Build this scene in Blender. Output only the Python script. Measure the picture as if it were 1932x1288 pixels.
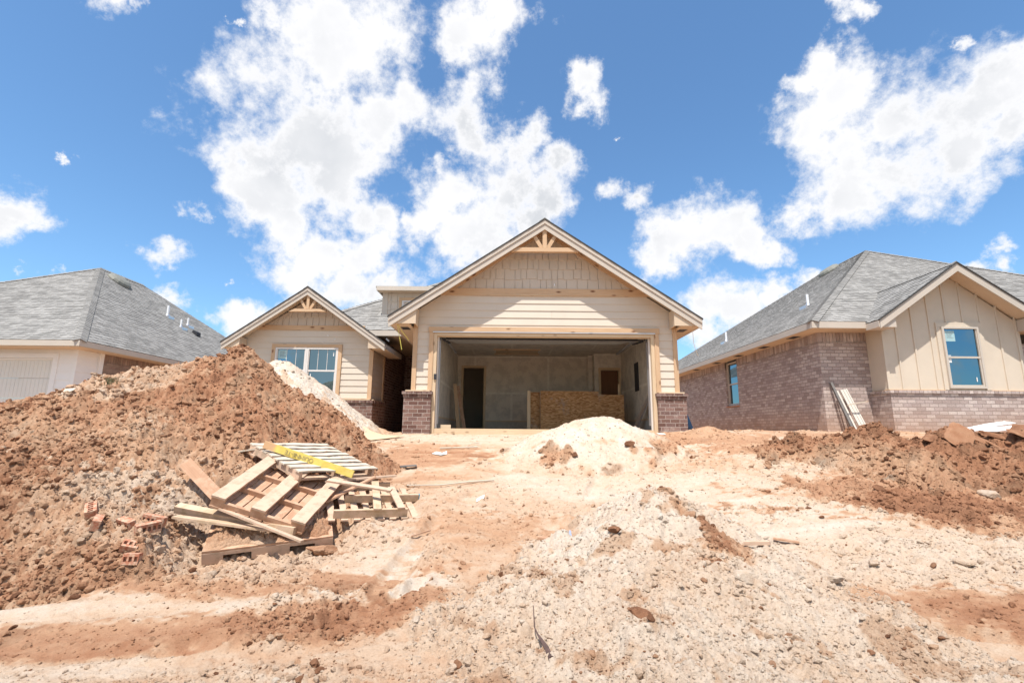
import bpy, math, random
import numpy as np
from mathutils import Vector, Matrix, Euler

S = bpy.context.scene
COL = S.collection
for o in list(bpy.data.objects):
    bpy.data.objects.remove(o)
R = math.radians

# ---------------------------------------------------------------- camera
cam_d = bpy.data.cameras.new("camera")
cam = bpy.data.objects.new("camera", cam_d)
COL.objects.link(cam)
cam_d.sensor_width = 36.0
cam_d.lens = 17.05
cam_d.clip_start = 0.05
cam_d.clip_end = 3000.0
cam.matrix_world = Matrix.Translation((0, 0, 1.2)) @ Matrix.Rotation(R(100.5), 4, 'X') @ Matrix.Rotation(R(0.5), 4, 'Z')
S.camera = cam

# ---------------------------------------------------------------- exposure
S.view_settings.view_transform = 'Standard'
S.view_settings.look = 'None'
S.view_settings.gamma = 1.0
S.view_settings.use_curve_mapping = False
S.view_settings.exposure = 0.74

# ---------------------------------------------------------------- sun
SUN_DIR = Vector((-0.17, -0.46, 1.2)).normalized()      # towards the sun
sun_d = bpy.data.lights.new("sun", 'SUN')
sun_d.energy = 4.2
sun_d.angle = R(0.53)
sun_d.color = (1.0, 0.955, 0.89)
sun = bpy.data.objects.new("sun", sun_d)
COL.objects.link(sun)
sun.rotation_euler = SUN_DIR.to_track_quat('Z', 'Y').to_euler()

# ---------------------------------------------------------------- sky with clouds
W = bpy.data.worlds.new("World")
S.world = W
W.use_nodes = True
nt = W.node_tree
nt.nodes.clear()


def wn(t, **k):
    n = nt.nodes.new(t)
    for a, v in k.items():
        setattr(n, a, v)
    return n


def wl(a, b):
    nt.links.new(a, b)


def wmath(op, a, b=None, c=None, clamp=False):
    n = wn('ShaderNodeMath', operation=op, use_clamp=clamp)
    for i, v in enumerate((a, b, c)):
        if v is None:
            continue
        if isinstance(v, (int, float)):
            n.inputs[i].default_value = v
        else:
            wl(v, n.inputs[i])
    return n.outputs[0]


sky = wn('ShaderNodeTexSky', sky_type='NISHITA')
sky.sun_disc = False
sky.sun_elevation = math.asin(SUN_DIR.z)
sky.sun_rotation = math.atan2(SUN_DIR.x, SUN_DIR.y)
sky.air_density = 1.0
sky.dust_density = 0.7
sky.ozone_density = 2.2
sky.altitude = 300
tc = wn('ShaderNodeTexCoord')
geo_dir = tc.outputs['Generated']


def ray(px, py):
    th, ro = R(10.5), R(0.5)
    u, v = (px - 966) / 915.0, -(py - 644) / 915.0
    c, s = math.cos(ro), math.sin(ro)
    u, v = u * c - v * s, u * s + v * c
    return Vector((u, math.cos(th) - v * math.sin(th), math.sin(th) + v * math.cos(th)))


# cloud masses: (image column, row, radius) turned into directions of the sky once
CL = [(600, 40, 95), (700, 120, 105), (770, 175, 70), (620, 110, 90), (555, 270, 130), (470, 285, 95), (640, 300, 105),
      (425, 310, 60), (700, 215, 85), (515, 365, 95), (620, 370, 85), (465, 385, 55), (545, 430, 42), (700, 375, 55),
      (735, 405, 40), (610, 490, 60), (690, 475, 55), (560, 515, 60), (660, 535, 75), (745, 545, 50), (600, 560, 70),
      (455, 592, 42), (905, 35, 58), (885, 95, 50), (895, 150, 50), (875, 205, 58), (965, 15, 48), (1012, 245, 42),
      (985, 285, 50), (835, 310, 36), (862, 370, 62), (820, 410, 55), (955, 360, 78), (1030, 375, 72), (905, 440, 78),
      (1000, 415, 62), (1072, 300, 30), (1105, 150, 26), (1122, 185, 24), (1200, 392, 24), (1150, 365, 26),
      (1310, 432, 62), (1275, 465, 62), (1365, 425, 62), (1240, 482, 42), (1395, 455, 42), (1335, 595, 62),
      (1395, 592, 52), (1450, 570, 38), (1520, 535, 36), (1555, 108, 42), (1535, 150, 40), (1600, 165, 62),
      (1530, 245, 72), (1600, 275, 105), (1700, 235, 105), (1800, 225, 110), (1885, 160, 92), (1925, 90, 62),
      (1700, 325, 88), (1610, 355, 72), (1510, 405, 50), (1790, 310, 72), (1900, 255, 70), (25, 385, 58), (62, 415, 42),
      (0, 415, 52), (300, 468, 28), (322, 487, 18), (362, 408, 20), (392, 424, 14), (225, 5, 30), (275, 18, 18),
      (335, 560, 22), (20, 500, 14), (70, 520, 16), (1910, 462, 22), (1925, 500, 22), (1600, 8, 36), (1830, 500, 18),
      (1865, 505, 24), (660, 350, 80), (580, 190, 42), (1450, 470, 26), (150, 305, 9), (435, 30, 9), (1180, 245, 8),
      (505, 30, 30), (1640, 20, 22), (1170, 350, 14), (430, 520, 12), (1795, 90, 16)]
blobs = []
for px, py, r in CL:
    d = ray(px, py)
    l = d.length
    e = ray(px + r, py).normalized() - d.normalized()
    f = ray(px, py + r).normalized() - d.normalized()
    blobs.append((d.normalized(), 0.5 * (e.length + f.length) * (1.0 if r > 32 else 1.5), min(1.05, .34 + r / 62)))
rnd = random.Random(5)
for i in range(26):                                     # the rest of the sky, all round
    az = rnd.uniform(70, 290)
    el = rnd.uniform(6, 60)
    d = Vector((math.sin(R(az)) * math.cos(R(el)), math.cos(R(az)) * math.cos(R(el)), math.sin(R(el))))
    for j in range(3):
        q = (d + Vector([rnd.gauss(0, .07) for _ in range(3)])).normalized()
        blobs.append((q, rnd.uniform(.05, .13), 1.0))

for az, el, r in ((160, 14, .10), (171, 9, .07), (178, 20, .12), (189, 12, .08), (196, 24, .11), (205, 16, .09), (214, 10, .10), (150, 8, .07), (144, 22, .10), (184, 6, .05), (138, 14, .07), (134, 8, .04), (142, 5, .05), (204, 14, .08), (201, 8, .06), (207, 20, .06)):
    blobs.append((Vector((math.sin(R(az)) * math.cos(R(el)), math.cos(R(az)) * math.cos(R(el)), math.sin(R(el)))), r * 1.15, .95))

nw = wn('ShaderNodeTexNoise')
nw.inputs['Scale'].default_value = 6.0
nw.inputs['Detail'].default_value = 8.0
nw.inputs['Roughness'].default_value = 0.66
wl(geo_dir, nw.inputs['Vector'])
sub = wn('ShaderNodeVectorMath', operation='SUBTRACT')
wl(nw.outputs['Color'], sub.inputs[0])
sub.inputs[1].default_value = (.5, .5, .5)
scl = wn('ShaderNodeVectorMath', operation='SCALE')
wl(sub.outputs[0], scl.inputs[0])
scl.inputs['Scale'].default_value = 0.17
add = wn('ShaderNodeVectorMath', operation='ADD')
wl(geo_dir, add.inputs[0])
wl(scl.outputs[0], add.inputs[1])
warped = add.outputs[0]
field = None
for d, r, amp in blobs:
    dn = wn('ShaderNodeVectorMath', operation='DISTANCE')
    wl(warped, dn.inputs[0])
    dn.inputs[1].default_value = d
    f = wmath('MULTIPLY_ADD', dn.outputs['Value'], -1.0 / r, amp)
    if field is None:
        field = f
    else:
        field = wmath('SMOOTH_MAX', field, f, 0.18)
fb = wn('ShaderNodeTexNoise')
fb.inputs['Scale'].default_value = 11.0
fb.inputs['Detail'].default_value = 10.0
fb.inputs['Roughness'].default_value = 0.63
fb.inputs['Lacunarity'].default_value = 2.1
wl(geo_dir, fb.inputs['Vector'])
nz = wmath('MULTIPLY_ADD', fb.outputs['Fac'], 3.3, -1.64)
dens = wmath('ADD', field, nz)
mr = wn('ShaderNodeMapRange', interpolation_type='SMOOTHSTEP')
wl(dens, mr.inputs['Value'])
mr.inputs['From Min'].default_value = -0.30
mr.inputs['From Max'].default_value = 0.62
cover = mr.outputs['Result']
# thickness of the cloud turns its middle and underside a little greyer
sh = wn('ShaderNodeTexNoise')
sh.inputs['Scale'].default_value = 5.0
sh.inputs['Detail'].default_value = 6.0
sh.inputs['Roughness'].default_value = 0.5
wl(geo_dir, sh.inputs['Vector'])
mg = wn('ShaderNodeMapRange')
wl(sh.outputs['Fac'], mg.inputs['Value'])
mg.inputs['From Min'].default_value = 0.38
mg.inputs['From Max'].default_value = 0.70
thick = wn('ShaderNodeMapRange', interpolation_type='SMOOTHSTEP')
wl(dens, thick.inputs['Value'])
thick.inputs['From Min'].default_value = 0.35
thick.inputs['From Max'].default_value = 0.95
grey = wmath('MULTIPLY', mg.outputs['Result'], thick.outputs['Result'], clamp=True)
cc = wn('ShaderNodeMix', data_type='RGBA')
wl(grey, cc.inputs['Factor'])
cc.inputs['A'].default_value = (6.2, 6.2, 6.3, 1)
cc.inputs['B'].default_value = (4.4, 4.55, 4.8, 1)
tint = wn('ShaderNodeMix', data_type='RGBA', blend_type='MULTIPLY')
tint.inputs['Factor'].default_value = 1.0
wl(sky.outputs['Color'], tint.inputs['A'])
tint.inputs['B'].default_value = (0.88, 1.15, 1.27, 1)
mx = wn('ShaderNodeMix', data_type='RGBA')
wl(cover, mx.inputs['Factor'])
wl(tint.outputs['Result'], mx.inputs['A'])
wl(cc.outputs['Result'], mx.inputs['B'])
bg = wn('ShaderNodeBackground')
bg.inputs['Strength'].default_value = 0.1
wl(mx.outputs['Result'], bg.inputs['Color'])
wo = wn('ShaderNodeOutputWorld')
wl(bg.outputs[0], wo.inputs['Surface'])
W.cycles.sampling_method = 'MANUAL'
W.cycles.sample_map_resolution = 512

S.cycles.max_bounces = 6
S.cycles.diffuse_bounces = 4
S.cycles.glossy_bounces = 3
S.cycles.sample_clamp_indirect = 6.0
S.cycles.caustics_reflective = False
S.cycles.caustics_refractive = False
S.cycles.use_denoising = True


# ---------------------------------------------------------------- materials
class Mat:
    def __init__(s, name, rough=0.8, spec=0.3):
        m = bpy.data.materials.new(name)
        m.use_nodes = True
        s.m, s.t = m, m.node_tree
        s.b = s.t.nodes['Principled BSDF']
        s.b.inputs['Roughness'].default_value = rough
        s.b.inputs['Specular IOR Level'].default_value = spec
        s.tc = s.t.nodes.new('ShaderNodeTexCoord')

    def n(s, t, **k):
        n = s.t.nodes.new(t)
        for a, v in k.items():
            setattr(n, a, v)
        return n

    def l(s, a, b):
        s.t.links.new(a, b)

    def vec(s, src='UV', scale=(1, 1, 1), rot=(0, 0, 0)):
        mp = s.n('ShaderNodeMapping')
        s.l(s.tc.outputs[src], mp.inputs['Vector'])
        mp.inputs['Scale'].default_value = scale
        mp.inputs['Rotation'].default_value = rot
        return mp.outputs[0]

    def noise(s, scale, detail=4, rough=.55, v=None, out='Fac'):
        n = s.n('ShaderNodeTexNoise')
        n.inputs['Scale'].default_value = scale
        n.inputs['Detail'].default_value = detail
        n.inputs['Roughness'].default_value = rough
        if v is not None:
            s.l(v, n.inputs['Vector'])
        return n.outputs[out]

    def ramp(s, f, stops):
        r = s.n('ShaderNodeValToRGB')
        el = r.color_ramp.elements
        while len(el) < len(stops):
            el.new(.5)
        for e, (p, c) in zip(el, stops):
            e.position = p
            e.color = (*c, 1) if len(c) == 3 else c
        s.l(f, r.inputs[0])
        return r.outputs[0]

    def mix(s, f, a, b, mode='MIX'):
        m = s.n('ShaderNodeMix', data_type='RGBA', blend_type=mode)
        for v, k in ((f, 'Factor'), (a, 'A'), (b, 'B')):
            if isinstance(v, (int, float)):
                m.inputs[k].default_value = v
            elif isinstance(v, tuple):
                m.inputs[k].default_value = (*v, 1)
            else:
                s.l(v, m.inputs[k])
        return m.outputs['Result']

    def math(s, op, a, b=0.0, clamp=False):
        n = s.n('ShaderNodeMath', operation=op, use_clamp=clamp)
        for i, v in enumerate((a, b)):
            if isinstance(v, (int, float)):
                n.inputs[i].default_value = v
            else:
                s.l(v, n.inputs[i])
        return n.outputs[0]

    def color(s, c):
        if isinstance(c, tuple):
            s.b.inputs['Base Color'].default_value = (*c, 1)
        else:
            s.l(c, s.b.inputs['Base Color'])

    def bump(s, h, dist=.01, strength=1.0):
        b = s.n('ShaderNodeBump')
        b.inputs['Distance'].default_value = dist
        b.inputs['Strength'].default_value = strength
        s.l(h, b.inputs['Height'])
        s.l(b.outputs[0], s.b.inputs['Normal'])


def paint(name, col, rough=.75, var=.06, dirt=0.0):
    M = Mat(name, rough)
    v = M.tc.outputs['Object']
    n = M.noise(1.7, 5, .6, v)
    c = M.ramp(n, [(.3, tuple(x * (1 - var) for x in col)), (.7, tuple(min(1, x * (1 + var)) for x in col))])
    if dirt:
        d = M.ramp(M.noise(6, 6, .7, v), [(.5, (0, 0, 0)), (.72, (dirt, dirt, dirt))])
        c = M.mix(d, c, (.36, .22, .13))
    M.color(c)
    g = M.noise(90, 3, .6, M.vec('UV', (.15, 1, 1)))
    M.bump(g, .0015, .6)
    return M.m


def wood(name, ca, cb, knots=1.0, dirt=0.0, rough=.8, dirtcol=(.42, .26, .16)):
    """u runs along the grain, v across; metres"""
    M = Mat(name, rough)
    v = M.vec('UV', (1.2, 22, 1))
    g = M.noise(2.2, 5, .65, v)
    c = M.ramp(g, [(.28, ca), (.72, cb)])
    v2 = M.vec('UV', (.9, 5, 1))
    lo = M.noise(1.0, 3, .5, v2)
    c = M.mix(M.math('MULTIPLY', lo, .55), c, tuple(x * .72 for x in ca))
    vo = M.n('ShaderNodeTexVoronoi')
    vo.inputs['Scale'].default_value = 1.0
    vo.inputs['Randomness'].default_value = 1.0
    M.l(M.vec('UV', (3.0, 7, 1)), vo.inputs['Vector'])
    k = M.ramp(vo.outputs['Distance'], [(.07, (1, 1, 1)), (.15 + .06 * knots, (0, 0, 0))])
    c = M.mix(M.math('MULTIPLY', k, .8 * knots), c, (.16, .065, .03))
    if dirt:
        d = M.ramp(M.noise(7, 8, .7, M.tc.outputs['Object']), [(.62 - dirt * .3, (0, 0, 0)), (.68 - dirt * .2, (1, 1, 1))])
        c = M.mix(M.math('MULTIPLY', d, .85), c, dirtcol)
    M.color(c)
    M.bump(g, .003, .5)
    return M.m


def brick(name, cols, mortar, bw=.2, bh=.083, mt=.011, stain=0.0, bump=.006):
    M = Mat(name, .9, .15)
    b = M.n('ShaderNodeTexBrick', offset=.5)
    b.inputs['Scale'].default_value = 1.0
    b.inputs['Mortar Size'].default_value = mt * .5
    b.inputs['Mortar Smooth'].default_value = .25
    b.inputs['Bias'].default_value = 0.0
    b.inputs['Brick Width'].default_value = bw
    b.inputs['Row Height'].default_value = bh
    uv = M.tc.outputs['UV']
    wob = M.n('ShaderNodeVectorMath', operation='SCALE')
    nn = M.noise(9, 3, .6, uv, 'Color')
    M.l(nn, wob.inputs[0])
    wob.inputs['Scale'].default_value = .012
    ad = M.n('ShaderNodeVectorMath', operation='ADD')
    M.l(uv, ad.inputs[0])
    M.l(wob.outputs[0], ad.inputs[1])
    M.l(ad.outputs[0], b.inputs['Vector'])
    b.inputs['Color1'].default_value = (0, 0, 0, 1)
    b.inputs['Color2'].default_value = (1, 1, 1, 1)
    b.inputs['Mortar'].default_value = (.5, .5, .5, 1)
    n = len(cols)
    rr = M.ramp(b.outputs['Color'], [((i + .5) / n, c) for i, c in enumerate(cols)])
    sp = M.noise(38, 5, .7, uv)
    rr = M.mix(1.0, rr, M.ramp(sp, [(.25, (.66, .66, .66)), (.75, (1.22, 1.22, 1.22))]), 'MULTIPLY')
    sm = M.ramp(M.noise(5, 5, .7, uv), [(.56, (0, 0, 0)), (.70, (.6, .6, .6))])
    rr = M.mix(sm, rr, mortar)
    mo = M.mix(M.math('MULTIPLY', M.noise(4, 3, .6, uv), .7), mortar, tuple(x * .6 for x in mortar))
    c = M.mix(b.outputs['Fac'], rr, mo)
    if stain:
        # red soil splashed up the lowest courses
        sx = M.n('ShaderNodeSeparateXYZ')
        M.l(uv, sx.inputs[0])
        hgt = M.n('ShaderNodeMapRange')
        M.l(sx.outputs['Y'], hgt.inputs['Value'])
        hgt.inputs['From Min'].default_value = stain + .25
        hgt.inputs['From Max'].default_value = stain - .45
        nf = M.math('MULTIPLY', hgt.outputs['Result'], M.math('ADD', M.noise(3, 5, .6, uv), .25), clamp=True)
        c = M.mix(M.math('MULTIPLY', nf, .7), c, (.46, .27, .16))
    M.color(c)
    h = M.math('MULTIPLY_ADD', b.outputs['Fac'], -1.0)
    h = M.math('ADD', h, M.math('MULTIPLY', sp, .45))
    M.bump(h, bump, .9)
    return M.m


def shingle(name, a, b, c3):
    M = Mat(name, .95, .15)
    uv = M.tc.outputs['UV']
    bt = M.n('ShaderNodeTexBrick', offset=.37)
    bt.inputs['Scale'].default_value = 1.0
    bt.inputs['Mortar Size'].default_value = 0.0
    bt.inputs['Brick Width'].default_value = .31
    bt.inputs['Row Height'].default_value = .143
    bt.inputs['Color1'].default_value = (0, 0, 0, 1)
    bt.inputs['Color2'].default_value = (1, 1, 1, 1)
    M.l(uv, bt.inputs['Vector'])
    c = M.ramp(bt.outputs['Color'], [(.1, a), (.5, b), (.9, c3)])
    g = M.noise(260, 2, .7, uv)
    c = M.mix(1.0, c, M.ramp(g, [(.3, (.8, .8, .8)), (.7, (1.18, 1.18, 1.18))]), 'MULTIPLY')
    lo = M.noise(.8, 4, .6, uv)
    c = M.mix(1.0, c, M.ramp(lo, [(.3, (.9, .9, .9)), (.7, (1.08, 1.08, 1.08))]), 'MULTIPLY')
    M.color(c)
    M.bump(g, .003, .6)
    return M.m


def flat(name, col, rough=.5, metal=0.0, spec=.4, var=.05):
    M = Mat(name, rough, spec)
    n = M.noise(12, 4, .6, M.tc.outputs['Object'])
    M.color(M.ramp(n, [(.3, tuple(x * (1 - var) for x in col)), (.7, tuple(min(1, x * (1 + var)) for x in col))]))
    M.b.inputs['Metallic'].default_value = metal
    return M.m



TAN = (.62, .54, .445)
mt = {}
mt['siding'] = paint('siding_paint', TAN, .7, .04)
mt['siding_dark'] = paint('shake_paint', (.56, .475, .385), .75, .05)
mt['trim'] = paint('fascia_paint', (.53, .46, .385), .65, .05)
mt['soffit'] = paint('soffit_paint', (.60, .47, .34), .8, .05)
mt['cedar'] = wood('raw_cedar', (.55, .35, .20), (.70, .50, .325), 1.3)
mt['pine'] = wood('raw_pine', (.62, .45, .28), (.75, .59, .41), .7)
mt['brick_dark'] = brick('plum_brick', [(.15, .082, .066), (.21, .125, .10), (.27, .17, .14), (.18, .11, .095)], (.47, .39, .34), mt=.012)
mt['brick_tan'] = brick('tan_brick', [(.36, .28, .25), (.47, .38, .34), (.57, .48, .43), (.43, .345, .315)], (.33, .265, .235), stain=1.62, mt=.014)
mt['brick_left'] = brick('taupe_brick', [(.24, .165, .13), (.33, .24, .19), (.30, .20, .16)], (.32, .25, .20), mt=.014)
mt['shingle'] = shingle('grey_shingles', (.205, .195, .182), (.25, .238, .222), (.295, .281, .262))
mt['shingle_edge'] = flat('shingle_edge', (.05, .048, .045), .9)
mt['white'] = paint('white_paint', (.80, .78, .75), .6, .03)
mt['vinyl'] = flat('window_vinyl', (.66, .62, .58), .45, var=.02)
mt['vinyl_tan'] = flat('tan_window_vinyl', (.52, .46, .39), .45, var=.02)
mt['steel'] = flat('galvanised_steel', (.62, .62, .64), .35, .8)
mt['door_white'] = paint('door_panel_paint', (.70, .68, .63), .5, .03)
mt['black'] = flat('dark_rubber', (.03, .03, .035), .6)
mt['pvc'] = flat('white_pvc', (.8, .8, .8), .4, var=.02)
mt['bat'] = paint('board_and_batten_paint', (.60, .515, .41), .75, .05)
mt['concrete'] = flat('concrete', (.48, .43, .38), .9, var=.12)
mt['wire'] = flat('yellow_cable', (.70, .60, .12), .5)
mt['navy'] = flat('navy_plastic', (.012, .05, .115), .6)
mt['osb_dark'] = flat('grey_board', (.17, .16, .15), .85, var=.2)
mt['door_brown'] = wood('stained_door', (.16, .075, .04), (.24, .12, .065), 0)
mt['panel'] = paint('weathered_panel', (.58, .54, .47), .7, .06)
mt['paper'] = flat('white_paper', (.82, .81, .78), .7, var=.03)
mt['sticker'] = flat('pale_sticker', (.34, .50, .52), .5, var=.08)
mt['bluepaint'] = flat('blue_paint', (.03, .28, .42), .6)
mt['rust'] = flat('brown_root', (.10, .06, .05), .85, var=.3)

M = Mat('drywall', .95, .1)
v = M.tc.outputs['Object']
n1 = M.ramp(M.noise(3.5, 6, .75, v), [(.46, (0, 0, 0)), (.56, (1, 1, 1))])
bk = M.n('ShaderNodeTexBrick', offset=.5)
bk.inputs['Scale'].default_value = 1.0
bk.inputs['Mortar Size'].default_value = .055
bk.inputs['Mortar Smooth'].default_value = .9
bk.inputs['Brick Width'].default_value = 2.44
bk.inputs['Row Height'].default_value = 1.22
M.l(M.tc.outputs['UV'], bk.inputs['Vector'])
cw = M.mix(M.math('MULTIPLY', n1, .6), (.72, .645, .55), (.52, .47, .41))
seam = M.math('MULTIPLY', bk.outputs['Fac'], M.ramp(M.noise(9, 4, .7, v), [(.35, (.25, .25, .25)), (.6, (.8, .8, .8))]))
M.color(M.mix(seam, cw, (.86, .80, .70)))
mt['drywall'] = M.m
M = Mat('pane_glass', .015, .5)
M.b.inputs['Metallic'].default_value = 1.0
M.color((.15, .24, .29))
M.bump(M.noise(.9, 2, .5, M.tc.outputs['Object']), .004, .25)
mt['glass'] = M.m
M = Mat('oriented_strand_board', .85, .2)
uv = M.tc.outputs['UV']
vo = M.n('ShaderNodeTexVoronoi')
vo.inputs['Scale'].default_value = 1.0
M.l(M.vec('UV', (14, 48, 1)), vo.inputs['Vector'])
c = M.ramp(vo.outputs['Color'], [(.1, (.26, .125, .05)), (.5, (.42, .225, .10)), (.9, (.56, .34, .17))])
c = M.mix(M.ramp(M.noise(2.3, 5, .6, uv), [(.58, (0, 0, 0)), (.7, (.6, .6, .6))]), c, (.34, .31, .28))
M.color(c)
mt['osb'] = M.m
M = Mat('red_brick_clay', .9, .1)
v = M.tc.outputs['Object']
c = M.ramp(M.noise(40, 4, .6, v), [(.3, (.34, .125, .07)), (.7, (.46, .19, .115))])
c = M.mix(M.ramp(M.noise(22, 5, .7, v), [(.42, (0, 0, 0)), (.58, (.85, .85, .85))]), c, (.52, .37, .26))
M.color(c)
M.bump(M.noise(120, 3, .6, v), .002, .6)
mt['clay'] = M.m
mt['pallet'] = wood('pallet_wood', (.38, .27, .18), (.50, .38, .27), .6, dirt=.8, dirtcol=(.56, .39, .28))
mt['pallet_pale'] = wood('pale_pallet_wood', (.52, .44, .34), (.66, .58, .47), .35, dirt=.15)
mt['pallet_red'] = wood('muddy_wood', (.40, .22, .13), (.54, .33, .21), .4, dirt=.5, dirtcol=(.52, .33, .22))
mt['fresh'] = wood('fresh_pine', (.42, .29, .17), (.54, .40, .27), .5, dirt=.6, dirtcol=(.56, .40, .28))
M = Mat('yellow_board', .7, .3)
v = M.tc.outputs['Object']
c = M.ramp(M.noise(9, 4, .6, v), [(.3, (.58, .42, .08)), (.7, (.68, .54, .15))])
sx = M.n('ShaderNodeSeparateXYZ')
M.l(v, sx.inputs[0])
e1 = M.math('ADD', M.math('MULTIPLY', sx.outputs['X'], -5.0), M.math('MULTIPLY', M.noise(14, 4, .6, v), 1.6))
c = M.mix(M.ramp(e1, [(.0, (0, 0, 0)), (1.0, (0, 0, 0))]) if False else M.math('MULTIPLY', M.ramp(M.noise(20, 6, .75, v), [(.55, (0, 0, 0)), (.68, (1, 1, 1))]), .6), c, (.56, .36, .17))
edge = M.n('ShaderNodeMapRange')
M.l(M.math('ADD', sx.outputs['X'], M.math('MULTIPLY', M.noise(11, 4, .6, v), .14)), edge.inputs['Value'])
edge.inputs['From Min'].default_value = -.42
edge.inputs['From Max'].default_value = -.36
edge.inputs['To Min'].default_value = 1.0
edge.inputs['To Max'].default_value = 0.0
c = M.mix(edge.outputs['Result'], c, (.56, .34, .18))
M.color(c)
mt['yellow'] = M.m


# ---------------------------------------------------------------- mesh building
class MB:
    def __init__(s, uv='world'):
        s.v, s.f, s.uv, s.mode = [], [], [], uv
        s.seed = 0

    def poly(s, pts, uvs=None):
        i = len(s.v)
        pts = [tuple(float(c) for c in p) for p in pts]
        s.v += pts
        s.f.append(tuple(range(i, i + len(pts))))
        if uvs is None:
            a, b, c = Vector(pts[0]), Vector(pts[1]), Vector(pts[2])
            nrm = (b - a).cross(c - a)
            ax = max(range(3), key=lambda k: abs(nrm[k]))
            k = {0: (1, 2), 1: (0, 2), 2: (0, 1)}[ax]
            uvs = [(p[k[0]], p[k[1]]) for p in pts]
        s.uv += uvs

    def hexa(s, P, grain=None):
        """P: 8 corners, bottom ring 0-3 then top ring 4-7"""
        q = [(0, 3, 2, 1), (4, 5, 6, 7), (0, 1, 5, 4), (1, 2, 6, 5), (2, 3, 7, 6), (3, 0, 4, 7)]
        for f in q:
            pts = [P[i] for i in f]
            if grain is not None:
                g, w = grain
                s.seed += 1
                o = (s.seed * 3.37) % 17
                a = Vector(pts[1]) - Vector(pts[0])
                b = Vector(pts[3]) - Vector(pts[0])
                nn = a.cross(b)
                if nn.length > 1e-9:
                    nn.normalize()
                side = nn.cross(g)
                if side.length < .1:
                    side = w
                side = side.normalized() if side.length > 0 else w
                s.poly(pts, [(Vector(p).dot(g) + o, Vector(p).dot(side) + o * .31) for p in pts])
            else:
                s.poly(pts)

    def box(s, x0, x1, y0, y1, z0, z1):
        P = [(x0, y0, z0), (x1, y0, z0), (x1, y1, z0), (x0, y1, z0), (x0, y0, z1), (x1, y0, z1), (x1, y1, z1), (x0, y1, z1)]
        g = None
        if s.mode == 'grain':
            d = [x1 - x0, y1 - y0, z1 - z0]
            k = d.index(max(d))
            g = (Vector([1.0 if i == k else 0.0 for i in range(3)]), Vector([1.0 if i == (k + 1) % 3 else 0.0 for i in range(3)]))
        s.hexa(P, g)

    def beam(s, a, b, w, h, up=(0, 0, 1)):
        """straight board from a to b, w sideways and h along up, centred"""
        a, b, up = Vector(a), Vector(b), Vector(up)
        d = (b - a).normalized()
        sd = d.cross(up).normalized() * (w / 2)
        u = sd.cross(d).normalized() * (h / 2)
        P = [a - sd - u, b - sd - u, b + sd - u, a + sd - u, a - sd + u, b - sd + u, b + sd + u, a + sd + u]
        s.hexa([tuple(p) for p in P], (d, sd.normalized()) if s.mode == 'grain' else None)

    def tube(s, pts, r, n=8, cap=True):
        pts = [Vector(p) for p in pts]
        rings = []
        rr = r if isinstance(r, (list, tuple)) else [r] * len(pts)
        for i, p in enumerate(pts):
            d = (pts[min(i + 1, len(pts) - 1)] - pts[max(i - 1, 0)]).normalized()
            x = d.orthogonal().normalized() if i == 0 else (px_ - d * px_.dot(d)).normalized()
            px_ = x
            y = d.cross(x)
            rings.append([p + (x * math.cos(2 * math.pi * k / n) + y * math.sin(2 * math.pi * k / n)) * rr[i] for k in range(n)])
        for i in range(len(rings) - 1):
            for k in range(n):
                s.poly([rings[i][k], rings[i][(k + 1) % n], rings[i + 1][(k + 1) % n], rings[i + 1][k]])
        if cap:
            s.poly(list(reversed(rings[0])))
            s.poly(rings[-1])

    def prism(s, pts, off):
        """closed solid from a planar polygon and an offset vector"""
        off = Vector(off)
        a = [Vector(p) for p in pts]
        b = [p + off for p in a]
        s.poly(a)
        s.poly(list(reversed(b)))
        for i in range(len(a)):
            j = (i + 1) % len(a)
            s.poly([a[j], a[i], b[i], b[j]])

    def build(s, name, mat, parent=None, smooth=False, local=False):
        me = bpy.data.meshes.new(name)
        vs = s.v
        if parent is not None and not local:
            L = root_of(parent).location
            vs = [(x - L.x, y - L.y, z - L.z) for x, y, z in vs]
        me.from_pydata(vs, [], s.f)
        ul = me.uv_layers.new(name='UVMap')
        ul.data.foreach_set('uv', np.array(s.uv, dtype=np.float32).ravel())
        me.materials.append(mat)
        if smooth:
            me.polygons.foreach_set('use_smooth', [True] * len(me.polygons))
        me.update()
        o = bpy.data.objects.new(name, me)
        COL.objects.link(o)
        if parent is not None:
            o.parent = parent
        return o


def root_of(o):
    while o.parent is not None:
        o = o.parent
    return o


def thing(name, label, cat, loc=(0, 0, 0), rot=(0, 0, 0), group=None):
    o = bpy.data.objects.new(name, None)
    COL.objects.link(o)
    o.location = loc
    o.rotation_euler = rot
    o.empty_display_size = .2
    o['label'] = label
    o['category'] = cat
    if group:
        o['group'] = group
    return o


def tag(o, label, cat, group=None, kind=None):
    if label:
        o['label'] = label
    if cat:
        o['category'] = cat
    if group:
        o['group'] = group
    if kind:
        o['kind'] = kind
    return o


def B(name, mat, parent, *boxes, mode='world', local=False):
    m = MB(mode)
    for b in boxes:
        m.box(*b)
    return m.build(name, mt[mat], parent, local=local)


def parts(name, mat, parent, *boxes, mode='grain'):
    return [B(name, mat, parent, b, mode=mode) for b in boxes]
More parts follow.
